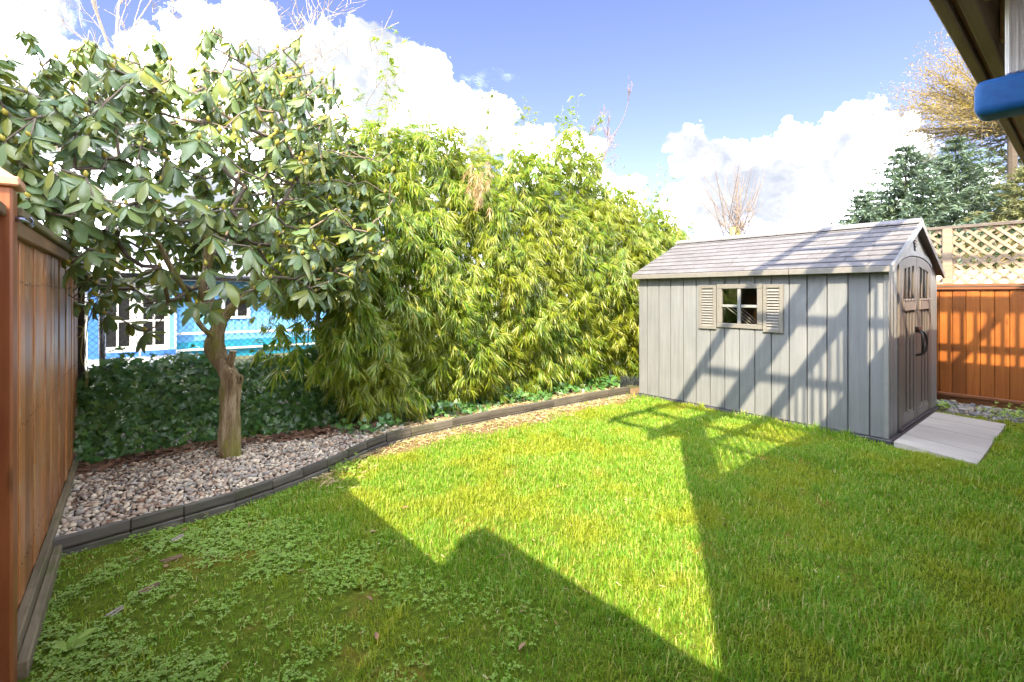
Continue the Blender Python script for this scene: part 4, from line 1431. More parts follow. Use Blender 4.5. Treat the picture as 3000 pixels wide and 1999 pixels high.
# ================================================================== IVY
def ivy_template():
    ang_ = [-90, -55, -38, -8, 10, 40, 62, 90]
    rad_ = [0.10, 0.42, 0.40, 0.62, 0.36, 0.55, 0.40, 0.95]
    half = [(r * math.cos(R(a)), r * math.sin(R(a))) for a, r in zip(ang_, rad_)]
    half[0] = (0.0, 0.0)
    half[-1] = (0.0, 0.92)
    L_ = [(-x, y) for x, y in half[1:-1]][::-1]
    ringp = half + L_
    V = [(0, 0.2, 0.0)] + [(x, y + 0.12, -0.16 * abs(x) - 0.05 * y * y) for x, y in ringp]
    n_ = len(ringp)
    F = [(0, k + 1, (k + 1) % n_ + 1) for k in range(n_)]
    return np.array(V), np.array(F)
IVT = ivy_template()
ivy_me = np_mesh('leaf', IVT[0], IVT[1], 'ivy_leaf')

def ivy(name, label, pos, nrm, size, stems):
    T_ = thing(name, label, 'ivy', tuple(pos.mean(0) * np.array([1, 1, 0])))
    n_ = len(pos)
    d = np.cross(nrm, rng.normal(size=(n_, 3)))
    d[:, 2] -= 0.5
    rot = frames(d, nrm)
    near, rest = nearest_split(pos, 300, in_view(pos))
    singles('leaf', ivy_me, pos[near], rot[near], size[near], T_)
    V, F = scatter(*IVT, pos[rest], rot[rest], size[rest])
    link('foliage', np_mesh('foliage', V - np.array(off(T_)), F, 'ivy_leaf'), T_, kind='stuff')
    mb = Acc()
    for s_ in stems:
        mb.add(*tube_np(s_, 0.004, 5))
    V, F = mb.get()
    link('stems', np_mesh('stems', V - np.array(off(T_)), F, 'twig_grey'), T_, kind='stuff')
    return T_

n_ = 5200
x = rng.uniform(-0.22, 2.6, n_)
top = 0.84 + 0.06 * np.sin(x * 4.1) + 0.05 * np.sin(x * 9.7 + 1) - 0.05 * np.clip(x - 1.4, 0, 2)
zf = rng.random(n_) ** 0.85
z = 0.03 + zf * top
foot = 5.62 + 0.07 * np.sin(x * 3.3) - 0.02 * x
y = foot + 0.55 * zf ** 1.5 + np.abs(rng.normal(size=n_)) * 0.10 - 0.03
spill = rng.random(n_) < 0.05
z[spill] += rng.uniform(0.02, 0.16, spill.sum())
pos = np.stack([x, y, z], -1)
nrm = np.stack([rng.normal(size=n_) * 0.45, -0.9 + rng.normal(size=n_) * 0.35, 0.55 + 0.6 * zf + rng.normal(size=n_) * 0.35], -1)
stems = []
for k in range(60):
    xx = random.uniform(-0.2, 2.6)
    stems.append([(xx + 0.1 * math.sin(q * 1.3 + k), 5.75 + 0.07 * q, 0.03 + 0.13 * q) for q in range(7)])
ivy('ivy_hedge', 'dark green ivy bank climbing the chain link fence behind the tree trunk', pos, nrm, rng.uniform(0.045, 0.085, n_), stems)
n_ = 1500
x = 1.9 + 4.5 * rng.random(n_) ** 0.9
fr = rng.random(n_)
y = edge_y(x) + 0.22 + 0.10 * np.sin(x * 5) + fr * 0.55 + 0.22 * np.clip(2.6 - x, 0, 1)
hmax = 0.10 + 0.14 * fr + 0.07 * np.sin(x * 6.3)
z = 0.06 + np.clip(hmax, 0.03, 1) * rng.random(n_)
pos = np.stack([x, y, z], -1)
nrm = np.stack([rng.normal(size=n_) * 0.4, -0.5 + rng.normal(size=n_) * 0.35, 0.9 + rng.normal(size=n_) * 0.3], -1)
stems = [[(2.0 + k * 0.11, 5.3, 0.06), (2.03 + k * 0.11, 5.15, 0.12), (2.0 + k * 0.11, 5.05, 0.08)] for k in range(38)]
ivy('ivy_ground_cover', 'low bright ivy trailing along the bed edge below the bamboo', pos, nrm, rng.uniform(0.045, 0.080, n_), stems)

# ================================================================== BAMBOO
BB = thing('bamboo_hedge', 'tall dense yellow-green bamboo hedge between rhododendron and shed', 'bamboo', (4.5, 5.8, 0.05))
bx = [1.3, 1.9, 2.27, 2.8, 3.33, 4.04, 4.86, 5.5, 6.12, 6.6, 6.93, 7.97, 9.04, 9.9]
bh = [2.5, 3.4, 3.70, 3.80, 4.00, 3.75, 3.90, 4.05, 4.60, 3.85, 3.65, 3.60, 3.15, 2.75]
def btop(x):
    return np.interp(x, bx, bh)
def bfront(x, z):
    t_ = z / btop(x)
    y = 5.42 - 0.34 * np.sin(np.pi * np.clip(t_, 0, 1) ** 0.8) + 0.42 * np.clip(t_ - 0.55, 0, 1) + 0.06 * np.sin(x * 4 + z * 3) + 0.05 * np.sin(x * 9 - z * 5)
    return np.where(x > 6.1, np.maximum(y, 4.92 + 0.25 * np.clip(x - 6.1, 0, 1)), y)
def spray_template(seed, nl=11, simple=False):
    g = np.random.default_rng(seed)
    V, F = [], []
    for k in range(nl):
        t_ = k / (nl - 1)
        base = np.array([0, 0.10 + 0.55 * t_, -0.12 * t_ * t_]) + g.normal(size=3) * 0.03
        side = (1 if k % 2 else -1)
        a = side * g.uniform(0.25, 0.95) * (1 - 0.7 * t_)
        d = np.array([math.sin(a), math.cos(a), -g.uniform(0.2, 1.25)])
        d /= np.linalg.norm(d)
        nn = np.array([g.normal() * 0.4, 0.3, 1.0])
        xx = np.cross(d, nn); xx /= np.linalg.norm(xx)
        zz = np.cross(xx, d)
        L_ = g.uniform(0.50, 0.85); w_ = L_ * g.uniform(0.052, 0.08)
        o = len(V)
        V += [base, base + d * L_ * 0.3 + xx * w_ - zz * 0.01, base + d * L_ * 0.34 - zz * 0.0 + zz * 0.02, base + d * L_ * 0.3 - xx * w_ - zz * 0.01, base + d * L_ - np.array([0, 0, 0.10 * L_])]
        F += [(o, o + 1, o + 4), (o, o + 4, o + 3)] if simple else [(o, o + 1, o + 2), (o, o + 2, o + 3), (o + 1, o + 4, o + 2), (o + 2, o + 4, o + 3)]
    o = len(V)
    V += [np.array([-0.006, 0, 0]), np.array([0.006, 0, 0]), np.array([0, 0.66, -0.12])]
    F += [(o, o + 1, o + 2)]
    return np.array(V), np.array(F)
SPT = [spray_template(k) for k in range(6)]
SPS = [spray_template(k, simple=True) for k in range(6)]
n_ = 26000
x = 1.35 + 8.55 * rng.random(n_) ** 1.15
zt = rng.random(n_)
z = 0.20 + zt * (btop(x) - 0.25)
dep = np.abs(rng.normal(size=n_)) * 0.26
inner = rng.random(n_) < 0.30
dep[inner] += rng.uniform(0.2, 1.0, inner.sum())
keep = ~((zt > 0.82) & (rng.random(n_) < (zt - 0.82) * 3.2)) & ~((x > 7.6) & (z < 1.9)) & ~((x < 2.0) & (z < 0.7))
clump = np.sin(x * 5.3 + z * 2.1) + np.sin(z * 6.1 - x * 2.7 + 1) + np.sin(x * 11 + z * 7)
keep &= ~((clump < -1.1) & (dep < 0.25) & (rng.random(n_) < 0.75))
x, z, dep, zt, clump = x[keep], z[keep], dep[keep], zt[keep], clump[keep]
y = bfront(x, z) + dep - 0.05 * clump
keep = ~((x > 6.15) & (y < 4.72))
x, y, z, zt = x[keep], y[keep], z[keep], zt[keep]
pos = np.stack([x, y, z], -1)
n_ = len(pos)
d = np.stack([rng.normal(size=n_) * 0.65, -0.75 + rng.normal(size=n_) * 0.4, -0.45 + 1.3 * np.clip(zt - 0.72, 0, 1) + rng.normal(size=n_) * 0.4], -1)
nr = np.stack([rng.normal(size=n_) * 0.3, -0.45 + rng.normal(size=n_) * 0.25, 1.0 + 0 * x], -1)
sz = rng.uniform(0.125, 0.250, n_)
# canes with arching, feathery heads
acc = Acc()
tp, td = [], []
for k in range(75):
    x0 = 1.6 + 8.2 * (k + random.random()) / 75
    y0 = random.uniform(5.7, 6.3)
    H = float(btop(x0)) + random.uniform(-0.1, 0.5) + (random.uniform(0.2, 0.7) if random.random() < 0.35 else 0)
    lean = np.array([random.gauss(0, 0.22), random.uniform(-0.5, 0.05), 0])
    P = [np.array([x0, y0, 0.03]) + lean * (t_ ** 2.2) + np.array([0, 0, H * t_ - 0.12 * t_ ** 4]) for t_ in np.linspace(0, 1, 10)]
    V, F = tube_np(P, np.linspace(0.009, 0.002, 10), 5)
    o = link('culm', np_mesh('culm', V - np.array(off(BB)), F, 'culm', True), BB)
    for t_ in np.arange(0.66, 1.0, 0.028):
        for q in range(2):
            i_ = t_ * 9
            a = P[int(i_)] + (P[min(9, int(i_) + 1)] - P[int(i_)]) * (i_ - int(i_))
            if random.random() < 0.8:
                tp.append(a + rng.normal(size=3) * np.array([0.06, 0.06, 0.03]))
                td.append(np.array([random.gauss(0, 0.8), random.gauss(-0.3, 0.6), random.uniform(-0.2, 0.7)]))
tp, td = np.array(tp), np.array(td)
pos = np.concatenate([pos, tp]); d = np.concatenate([d, td])
nr = np.concatenate([nr, np.tile([0.1, -0.3, 1.0], (len(tp), 1))]); sz = np.concatenate([sz, rng.uniform(0.10, 0.17, len(tp))])
# soft bush growing out on the left, behind the trunk
n2 = 260
x = rng.uniform(1.35, 2.3, n2)
z = rng.uniform(0.45, 1.75, n2)
p2 = np.stack([x, 5.95 + 0.25 * rng.normal(size=n2) - 0.35 * (x - 1.35), z], -1)
pos = np.concatenate([pos, p2]); d = np.concatenate([d, np.stack([-0.8 + rng.normal(size=n2) * 0.4, -0.3 + rng.normal(size=n2) * 0.4, -0.4 + rng.normal(size=n2) * 0.3], -1)])
nr = np.concatenate([nr, np.tile([-0.2, -0.4, 1.0], (n2, 1))]); sz = np.concatenate([sz, rng.uniform(0.13, 0.2, n2)])
gap = (pos[:, 0] / pos[:, 1] < 0.350 + 0.02 * np.sin(pos[:, 2] * 9)) & (pos[:, 2] < 1.50) & (rng.random(len(pos)) < 0.86)
pos, d, nr, sz = pos[~gap], d[~gap], nr[~gap], sz[~gap]
rot = frames(d, nr)
near, rest = nearest_split(pos, 300, in_view(pos) & (pos[:, 1] < bfront(pos[:, 0], pos[:, 2]) + 0.15))
sme = [np_mesh('leaf_spray', q[0], q[1], 'bamboo_leaf') for q in SPT]
singles('leaf_spray', sme, pos[near], rot[near], sz[near], BB)
acc = Acc()
for k in range(6):
    ii = rest[k::6]
    deep = pos[ii, 1] > bfront(pos[ii, 0], pos[ii, 2]) + 0.22
    for T_, jj in ((SPT[k], ii[~deep]), (SPS[k], ii[deep])):
        acc.add(*scatter(*T_, pos[jj], rot[jj], sz[jj]))
V, F = acc.get()
link('foliage', np_mesh('foliage', V - np.array(off(BB)), F, 'bamboo_leaf'), BB, kind='stuff')
n2 = 26
pdry = np.stack([3.62 + rng.normal(size=n2) * 0.09, 5.02 + rng.normal(size=n2) * 0.06, 3.02 + rng.normal(size=n2) * 0.14], -1)
V, F = scatter(*SPT[1], pdry, frames(np.stack([rng.normal(size=n2) * 0.25, -0.25 + rng.normal(size=n2) * 0.2, -np.ones(n2)], -1), np.tile([0.0, -1.0, 0.2], (n2, 1))), rng.uniform(0.12, 0.19, n2))
tag(link('dry_spray', np_mesh('dry_spray', V - np.array(off(BB)), F, 'dry_bamboo'), BB, kind='stuff'))['label'] = 'withered pale brown bamboo spray'

# ================================================================== BACKGROUND TREES
def bare_tree(acc, base, dirn_, length, rad, depth, rs, spread=0.55, upb=0.25, tips_=None, ratio=0.72, kids=(2, 4), sides=5):
    d = np.array(dirn_, float); d /= np.linalg.norm(d)
    pts = [np.array(base, float)]
    n_ = 5
    for k in range(n_):
        d = d + rs.normal(size=3) * 0.09 + np.array([0, 0, upb * 0.12])
        d /= np.linalg.norm(d)
        pts.append(pts[-1] + d * length / n_)
    acc.add(*tube_np(pts, np.linspace(rad, rad * 0.62, n_ + 1), sides))
    if depth == 0:
        if tips_ is not None:
            tips_ += [(pts[-1], d), (pts[3], d)]
        return
    for k in range(rs.integers(kids[0], kids[1] + 1)):
        j = int(rs.integers(2, n_ + 1)) if k else n_
        nd = d + rs.normal(size=3) * spread + np.array([0, 0, upb])
        bare_tree(acc, pts[j], nd, length * ratio * rs.uniform(0.75, 1.1), max(rad * 0.56, 0.0065), depth - 1, rs, spread, upb, tips_, ratio, kids, 4 if depth < 3 else sides)


def make_bare(name, label, cat, base, h, rad, depth, seed, mat, **kw):
    T_ = thing(name, label, cat, base)
    a = Acc()
    tips_ = []
    rs = np.random.default_rng(seed)
    bare_tree(a, base, kw.pop('lean', (0, 0, 1)), h, rad, depth, rs, tips_=tips_, **kw)
    V, F = a.get()
    link('branches', np_mesh('branches', V - np.array(off(T_)), F, mat, True), T_)
    return T_, tips_

make_bare('bare_tree', 'tall pale leafless tree rising behind the rhododendron crown', 'tree', (0.3, 16.0, 0), 6.4, 0.075, 6, 5, 'twig_pale', spread=0.42, upb=0.16, ratio=0.66, kids=(3, 4))
make_bare('bare_tree', 'thin leafless tree at far left behind the fence post', 'tree', (-1.3, 13.5, 0), 5.0, 0.055, 6, 9, 'twig_pale', spread=0.5, upb=0.10, ratio=0.68, kids=(3, 4))
make_bare('bare_tree', 'spindly leafless treetop poking above the bamboo', 'tree', (11.6, 11.9, 0), 4.9, 0.05, 6, 3, 'twig_grey', spread=0.34, upb=0.28, ratio=0.56, kids=(2, 4))
# pollarded tree: knuckle with a broom of upright shoots
PT = thing('pollarded_tree', 'pollarded tree with broom of upright bare shoots behind shed roof', 'tree', (15.3, 7.3, 0))
a = Acc()
rs = np.random.default_rng(2)
bp = np.array([15.3, 7.3, 0])
a.add(*tube_np([bp, bp + [0.05, 0, 1.5], bp + [0, 0, 3.1], bp + [-0.1, 0.05, 3.7]], [0.2, 0.17, 0.16, 0.17], 8))
V, F = a.get()
link('trunk', np_mesh('trunk', V - np.array(off(PT)), F, 'bark', True), PT)
a = Acc()
for k in range(46):
    s0 = bp + np.array([rs.normal() * 0.22, rs.normal() * 0.2, 3.6 + rs.normal() * 0.15])
    ll = rs.uniform(0.9, 2.1)
    o = rs.normal(size=2) * 0.34
    a.add(*tube_np([s0, s0 + [o[0] * 0.6, o[1] * 0.6, ll * 0.35], s0 + [o[0] * 1.2, o[1] * 1.2, ll * 0.7], s0 + [o[0] * 1.6, o[1] * 1.6, ll]], [0.016, 0.012, 0.009, 0.004], 4))
V, F = a.get()
link('shoots', np_mesh('shoots', V - np.array(off(PT)), F, 'twig_grey', True), PT, kind='stuff')
make_bare('bare_shrub', 'reddish leafless shrub left of the blue spruce', 'shrub', (18.6, 6.1, 0), 2.3, 0.06, 5, 12, 'twig_red', spread=0.45, upb=0.25, ratio=0.66, kids=(2, 3))


def kite():
    return np.array([(0, 0, 0), (0.11, 0.35, 0.02), (0, 1.0, -0.06), (-0.11, 0.35, 0.02)]), np.array([(0, 1, 2), (0, 2, 3)])


def conifer(name, label, base, H, Rb, seed, mat, dens=1.0, twig=0.30, z0=0.12, shape=0.8):
    T_ = thing(name, label, 'tree', base)
    rs = np.random.default_rng(seed)
    b0 = np.array(base, float)
    V, F = tube_np([b0, b0 + [0, 0, H * 0.5], b0 + [0.05, 0, H]], [H * 0.022, H * 0.013, 0.01], 8)
    a = Acc()
    a.add(V, F)
    P, D, Nn, S = [], [], [], []
    z = H * z0
    while z < H * 0.985:
        fr_ = 1 - z / H
        L_ = Rb * fr_ ** shape * rs.uniform(0.8, 1.15) + 0.12
        nbr = int(7 * dens + 2)
        ph = rs.uniform(0, 6.28)
        for k in range(nbr):
            az = ph + k * 6.283 / nbr + rs.normal() * 0.15
            l_ = L_ * rs.uniform(0.65, 1.18)
            dr = np.array([math.cos(az), math.sin(az), 0])
            pts = [b0 + [0, 0, z] + dr * l_ * t_ + np.array([0, 0, -0.20 * l_ * t_ + 0.26 * l_ * t_ * t_]) for t_ in (0, 0.35, 0.7, 1.0)]
            a.add(*tube_np(pts, [0.03 * fr_ + 0.008, 0.02 * fr_ + 0.006, 0.008, 0.004], 4))
            nt = int(6 + 15 * l_ * dens)
            for q in range(nt):
                t_ = 0.12 + 0.88 * (q + rs.random()) / nt
                p = pts[0] + (dr * l_ * t_) + np.array([0, 0, -0.20 * l_ * t_ + 0.26 * l_ * t_ * t_])
                sd = np.array([-dr[1], dr[0], 0]) * (1 if q % 2 else -1)
                d_ = dr * rs.uniform(0.5, 1.1) + sd * rs.uniform(0.2, 1.0) * (1.1 - t_ * 0.6) + np.array([0, 0, rs.uniform(-0.45, 0.25)])
                for w_ in range(3):
                    P.append(p + rs.normal(size=3) * 0.03); D.append(d_ + rs.normal(size=3) * 0.28)
                    Nn.append(np.array([0, 0, 1.0]) + rs.normal(size=3) * 0.5); S.append(twig * rs.uniform(0.6, 1.2) * (0.6 + 0.5 * fr_))
        z += H * 0.040 / dens ** 0.3 * rs.uniform(0.8, 1.2)
    V, F = a.get()
    link('trunk', np_mesh('trunk', V - b0, F, 'spruce_bark', True), T_)
    V, F = scatter(*kite(), np.array(P), frames(np.array(D), np.array(Nn)), np.array(S))
    link('crown', np_mesh('crown', V - b0, F, mat), T_, kind='stuff')
    return T_

conifer('blue_spruce', 'broad blue-green spruce with two tops above the shed ridge, left one', (26.4, 5.3, 0), 8.0, 5.0, 1, 'spruce_needle', 1.5, 0.36)
conifer('blue_spruce', 'taller blue-green spruce with slim pointed leader, right of its neighbour', (28.6, 4.0, 0), 8.5, 4.6, 2, 'spruce_needle', 1.4, 0.36)
conifer('blue_spruce', 'small blue-green spruce lowest of the group, beside the red shrub', (24.6, 6.4, 0), 5.9, 2.6, 8, 'spruce_needle', 1.3, 0.32)
conifer('olive_conifer', 'loose olive-green conifer at the far right below the deck', (33.5, 2.7, 0), 12.2, 4.2, 3, 'olive_needle', 0.85, 0.42, shape=0.7)
conifer('olive_conifer', 'low grey-olive conifer behind the lattice screen', (27.0, 1.6, 0), 6.6, 3.2, 4, 'olive_needle', 1.0, 0.34, shape=0.6)
# golden budding tree fanning out from behind the deck
GTt = thing('golden_tree', 'golden budding tree with fan of fine branches left of the deck', 'tree', (31.6, 2.5, 0))
a = Acc()
g0 = np.array([31.6, 2.5, 0.0]); gc = np.array([31.6, 2.5, 9.5])
MB().tube([g0, g0 + [0.1, 0, 5.0], gc], [0.22, 0.19, 0.16], 8).build('trunk', 'spruce_bark', GTt)
tps = []
rs = np.random.default_rng(21)
for k in range(150):
    az_, el_ = rs.uniform(0, 6.283), math.asin(rs.uniform(-0.12, 1.0))
    L_ = rs.uniform(3.8, 5.2) * (0.95 + 0.15 * math.sin(el_))
    d_ = np.array([math.cos(az_) * math.cos(el_), math.sin(az_) * math.cos(el_), math.sin(el_)])
    pts = [gc + [0, 0, -0.6]]
    dd = d_ * 0.7 + np.array([0, 0, 0.55])
    for q in range(7):
        dd = dd + (d_ - dd) * 0.35 + rs.normal(size=3) * 0.07
        dd /= np.linalg.norm(dd)
        pts.append(pts[-1] + dd * L_ / 7)
        if q > 1:
            for w_ in range(3):
                e = dd + rs.normal(size=3) * 0.42
                e /= np.linalg.norm(e)
                p0_ = pts[-1] - dd * rs.uniform(0, L_ / 7)
                l2 = rs.uniform(0.5, 1.1)
                a.add(*tube_np([p0_, p0_ + e * l2 * 0.5, p0_ + e * l2 + rs.normal(size=3) * 0.05], [0.011, 0.008, 0.004], 3))
                tps += [(p0_ + e * l2, e), (p0_ + e * l2 * 0.6, e)]
    a.add(*tube_np(pts, np.linspace(0.045, 0.010, 8), 4))
V, F = a.get()
link('branches', np_mesh('branches', V - np.array(off(GTt)), F, 'twig_gold', True), GTt)
rs = np.random.default_rng(5)
P = np.array([q[0] for q in tps]); D = np.array([q[1] for q in tps])
P = np.repeat(P, 6, 0) + rs.normal(size=(len(P) * 6, 3)) * 0.14
D = np.repeat(D, 6, 0) + rs.normal(size=(len(D) * 6, 3)) * 0.6
V, F = scatter(*kite(), P, frames(D, rs.normal(size=D.shape)), rs.uniform(0.10, 0.20, len(P)))
link('leaf_buds', np_mesh('leaf_buds', V - np.array(off(GTt)), F, 'gold_leaf'), GTt, kind='stuff')


def shrub(name, label, ctr, rad_, n_, mat, sz_, seed):
    T_ = thing(name, label, 'shrub', (ctr[0], ctr[1], 0))
    rs = np.random.default_rng(seed)
    u = rs.normal(size=(n_, 3)); u /= np.linalg.norm(u, axis=1)[:, None]
    u *= (rs.random(n_)[:, None] ** 0.45) * (1 + 0.25 * np.sin(u @ rs.normal(size=3) * 5)[:, None])
    P = np.array(ctr) + u * np.array(rad_)
    P = P[P[:, 2] > 0.05]
    V, F = scatter(*kite(), P, frames(rs.normal(size=P.shape), rs.normal(size=P.shape)), rs.uniform(0.6, 1.2, len(P)) * sz_)
    link('foliage', np_mesh('foliage', V - np.array(off(T_)), F, mat), T_, kind='stuff')
    a = Acc()
    for k in range(9):
        e = np.array(ctr) + rs.normal(size=3) * np.array(rad_) * 0.4
        a.add(*tube_np([(ctr[0], ctr[1], 0), (np.array([ctr[0], ctr[1], 0]) + e) / 2 + rs.normal(size=3) * 0.1, e], [0.03, 0.02, 0.008], 5))
    V, F = a.get()
    link('stems', np_mesh('stems', V - np.array(off(T_)), F, 'twig_grey'), T_, kind='stuff')

shrub('brown_shrub', 'brownish shrub showing through the lattice screen', (12.6, 1.2, 1.5), (1.2, 2.2, 1.1), 5200, 'shrub_leaf', 0.16, 1)
shrub('green_shrub', 'dull green shrub low behind the lattice by the shed corner', (13.6, 3.2, 1.5), (1.3, 1.8, 1.0), 4200, 'olive_needle', 0.16, 2)
tag(MB().box(11.2, 11.3, 0.2, 2.6, 0, 1.98).build('garden_wall', 'stone_far'), 'pale wall glimpsed low behind the lattice screen', 'wall')

# ================================================================== GRASS, WEEDS, LITTER
def blocked(x, y):
    sh_ = (x > SX0 - 0.03) & (x < SX1 + 0.05) & (y > SY0 - 0.04) & (y < SY1 + 0.05)
    rp_ = (x > 6.08 + 0.2 * (y - 0.7)) & (x < 8.24) & (y > 0.70) & (y < 1.42)
    st_ = (x > 8.4) & (y > 0.45) & (y < 1.9)
    return sh_ | rp_ | st_ | (y > edge_y(x) - 0.02) | (x < -0.24)

def soft(x, y, k):
    return 0.5 * np.sin(x * 2.1 * k + y * 1.3 * k + 0.4) + 0.3 * np.sin(x * 4.7 * k - y * 3.9 * k + 2) + 0.3 * np.sin(-x * 3.1 * k + y * 6.3 * k + 1)

def grass_points(n_):
    x = rng.uniform(-0.26, 9.4, n_); y = rng.uniform(-0.1, 4.8, n_)
    dist = np.hypot(x, y)
    keep = in_view(np.stack([x, y, 0 * x], -1), 0.12) & ~blocked(x, y)
    keep &= rng.random(n_) < np.clip(4.2 / (dist + 0.1), 0.32, 1.0)
    left = np.clip((1.55 - x + 0.25 * soft(x, y, 1.3)) / 0.9, 0, 1)
    keep &= rng.random(n_) > left * 0.80
    bare = np.clip((y - (np.minimum(4.26, edge_y(x) - 0.30) + 0.16 * soft(x, y, 1.7))) / 0.22, 0, 1) * np.clip((x - 1.0) / 0.5, 0, 1)
    keep &= rng.random(n_) > bare * 0.93
    keep &= rng.random(n_) > np.clip(soft(x, y, 2.6) - 0.25, 0, 1) * 1.1
    keep &= rng.random(n_) > np.clip(soft(x + 1.7, y * 1.2, 6.0) - 0.2, 0, 1) * 0.8
    return x[keep], y[keep]

x, y = grass_points(560000)
# coarser tufts standing out of the sward
tx, ty = rng.uniform(0.6, 9.0, 520), rng.uniform(0.2, 4.4, 520)
ok = ~blocked(tx, ty)
tx, ty = tx[ok], ty[ok]
nt0 = len(x)
x = np.concatenate([x, np.repeat(tx, 34) + rng.normal(size=len(tx) * 34) * 0.022]); y = np.concatenate([y, np.repeat(ty, 34) + rng.normal(size=len(tx) * 34) * 0.022])
n_ = len(x)
hgt = rng.uniform(0.016, 0.048, n_) * (1 + 0.45 * np.clip(soft(x, y, 2.0), -0.6, 1))
hgt[nt0:] = rng.uniform(0.035, 0.085, n_ - nt0)
hgt *= np.where((np.abs(x - 6.22) < 0.10) & (y > 1.4), 1.5, 1.0)
hgt *= np.clip(1.15 - 0.35 * np.clip((1.5 - x) / 1.2, 0, 1), 0.5, 1.2)
az = rng.uniform(0, 2 * np.pi, n_)
lean = rng.uniform(0.15, 0.95, n_)
wd = rng.uniform(0.0012, 0.0025, n_) * (1 + 0.12 * np.hypot(x, y))
dx, dy = np.cos(az), np.sin(az)
z0 = lawn_z(x, y) - 0.002
B = np.stack([x, y, z0], -1)
Sd = np.stack([-dy * wd, dx * wd, 0 * x], -1)
mid = B + np.stack([dx * hgt * lean * 0.35, dy * hgt * lean * 0.35, hgt * 0.62], -1)
tip = B + np.stack([dx * hgt * lean, dy * hgt * lean, hgt * (1.02 - 0.35 * lean)], -1)
V = np.stack([B - Sd, B + Sd, mid + Sd * 0.75, mid - Sd * 0.75, tip], 1).reshape(-1, 3)
o = (np.arange(n_) * 5)[:, None]
F = np.concatenate([o + np.array([0, 1, 2]), o + np.array([0, 2, 3]), o + np.array([3, 2, 4])])
print('grass blades', n_)
tag(link('grass', np_mesh('grass', V, F, 'grass_blade'), kind='stuff'), 'bright green lawn grass, partly sunlit, between edging and shed', 'grass')

# creeping weeds with lobed leaves, left foreground
def weed_template():
    V, F = [], []
    for a in (-1.25, -0.35, 0.35, 1.25) if False else (-1.5, 0.0, 1.5):
        c, s_ = math.cos(a), math.sin(a)
        pts = [(0, 0.1, 0), (0.34, 0.55, 0.05), (0.30, 1.0, 0.0), (0, 0.88, 0.05), (-0.30, 1.0, 0.0), (-0.34, 0.55, 0.05)]
        o = len(V)
        V += [(x * c - y * s_, x * s_ + y * c, z) for x, y, z in pts]
        F += [(o, o + 1, o + 3), (o + 1, o + 2, o + 3), (o, o + 3, o + 5), (o + 3, o + 4, o + 5)]
    return np.array(V), np.array(F)
n_ = 42000
x = rng.uniform(-0.25, 2.4, n_); y = rng.uniform(0.6, 4.6, n_)
pr_ = np.clip((1.45 - x + 0.35 * soft(x, y, 1.3)) / 0.8, 0, 1) * np.clip(0.55 + 1.5 * soft(x, y, 2.3) + 0.7 * soft(x + 3, y - 1, 6.1), 0.06, 1)
keep = in_view(np.stack([x, y, 0 * x], -1), 0.1) & ~blocked(x, y) & (rng.random(n_) < pr_ * 0.95)
x, y = x[keep], y[keep]
n_ = len(x)
pos = np.stack([x, y, lawn_z(x, y) + rng.uniform(0.008, 0.038, n_)], -1)
nr = np.array([0, 0, 1.0]) + rng.normal(size=(n_, 3)) * 0.24
V, F = scatter(*weed_template(), pos, frames(np.stack([np.cos(x * 991), np.sin(x * 991), 0 * x], -1), nr), rng.uniform(0.007, 0.018, n_))
print('weeds', n_)
tag(link('creeping_weeds', np_mesh('creeping_weeds', V, F, 'clover_leaf'), kind='stuff'), 'pale green creeping weeds among moss at lower left', 'weeds')
# small weed tufts by the stones and at the fence foot
def tuft(name, label, ctr, n_, r_, mat, s_):
    p = np.array(ctr) + rng.normal(size=(n_, 3)) * np.array([r_, r_, r_ * 0.35])
    p[:, 2] = np.abs(p[:, 2])
    V, F = scatter(*weed_template(), p, frames(rng.normal(size=(n_, 3)) * [1, 1, 0.3], np.array([0, 0, 1.0]) + rng.normal(size=(n_, 3)) * 0.4), rng.uniform(0.7, 1.3, n_) * s_)
    tag(link(name, np_mesh(name, V, F, mat), kind='stuff'), label, 'weed')
tuft('weed_tuft', 'small leafy weed beside the shed corner stones', (8.75, 1.40, 0.06), 60, 0.08, 'clover_leaf', 0.03)
tuft('weed_tuft', 'spreading weed between lawn and river stones', (8.75, 0.62, 0.05), 220, 0.17, 'clover_leaf', 0.026)
tuft('weed_tuft', 'pale weed clump against the edging at its bend', (1.62, 4.25, 0.04), 90, 0.09, 'clover_leaf', 0.018)
# dandelion leaves by the near post
mb = MB()
for k, (a, L_) in enumerate(((0.5, 0.12), (0.15, 0.09), (1.2, 0.08), (2.2, 0.07), (-0.5, 0.08))):
    c, s_ = math.cos(a), math.sin(a)
    P = [(0.004, 0.0), (0.012, 0.35), (0.022, 0.7), (0.0, 1.0), (-0.022, 0.7), (-0.012, 0.35), (-0.004, 0.0)]
    mb.add([(-0.14 + L_ * yy * c - xx * s_, 2.86 + L_ * yy * s_ + xx * c, 0.02 + 0.09 * L_ / 0.17 * yy * (1.5 - yy)) for xx, yy in P], [tuple(range(7))])
tag(mb.build('dandelion', 'clover_leaf'), 'dandelion rosette with one long leaf beside the near fence post', 'weed')

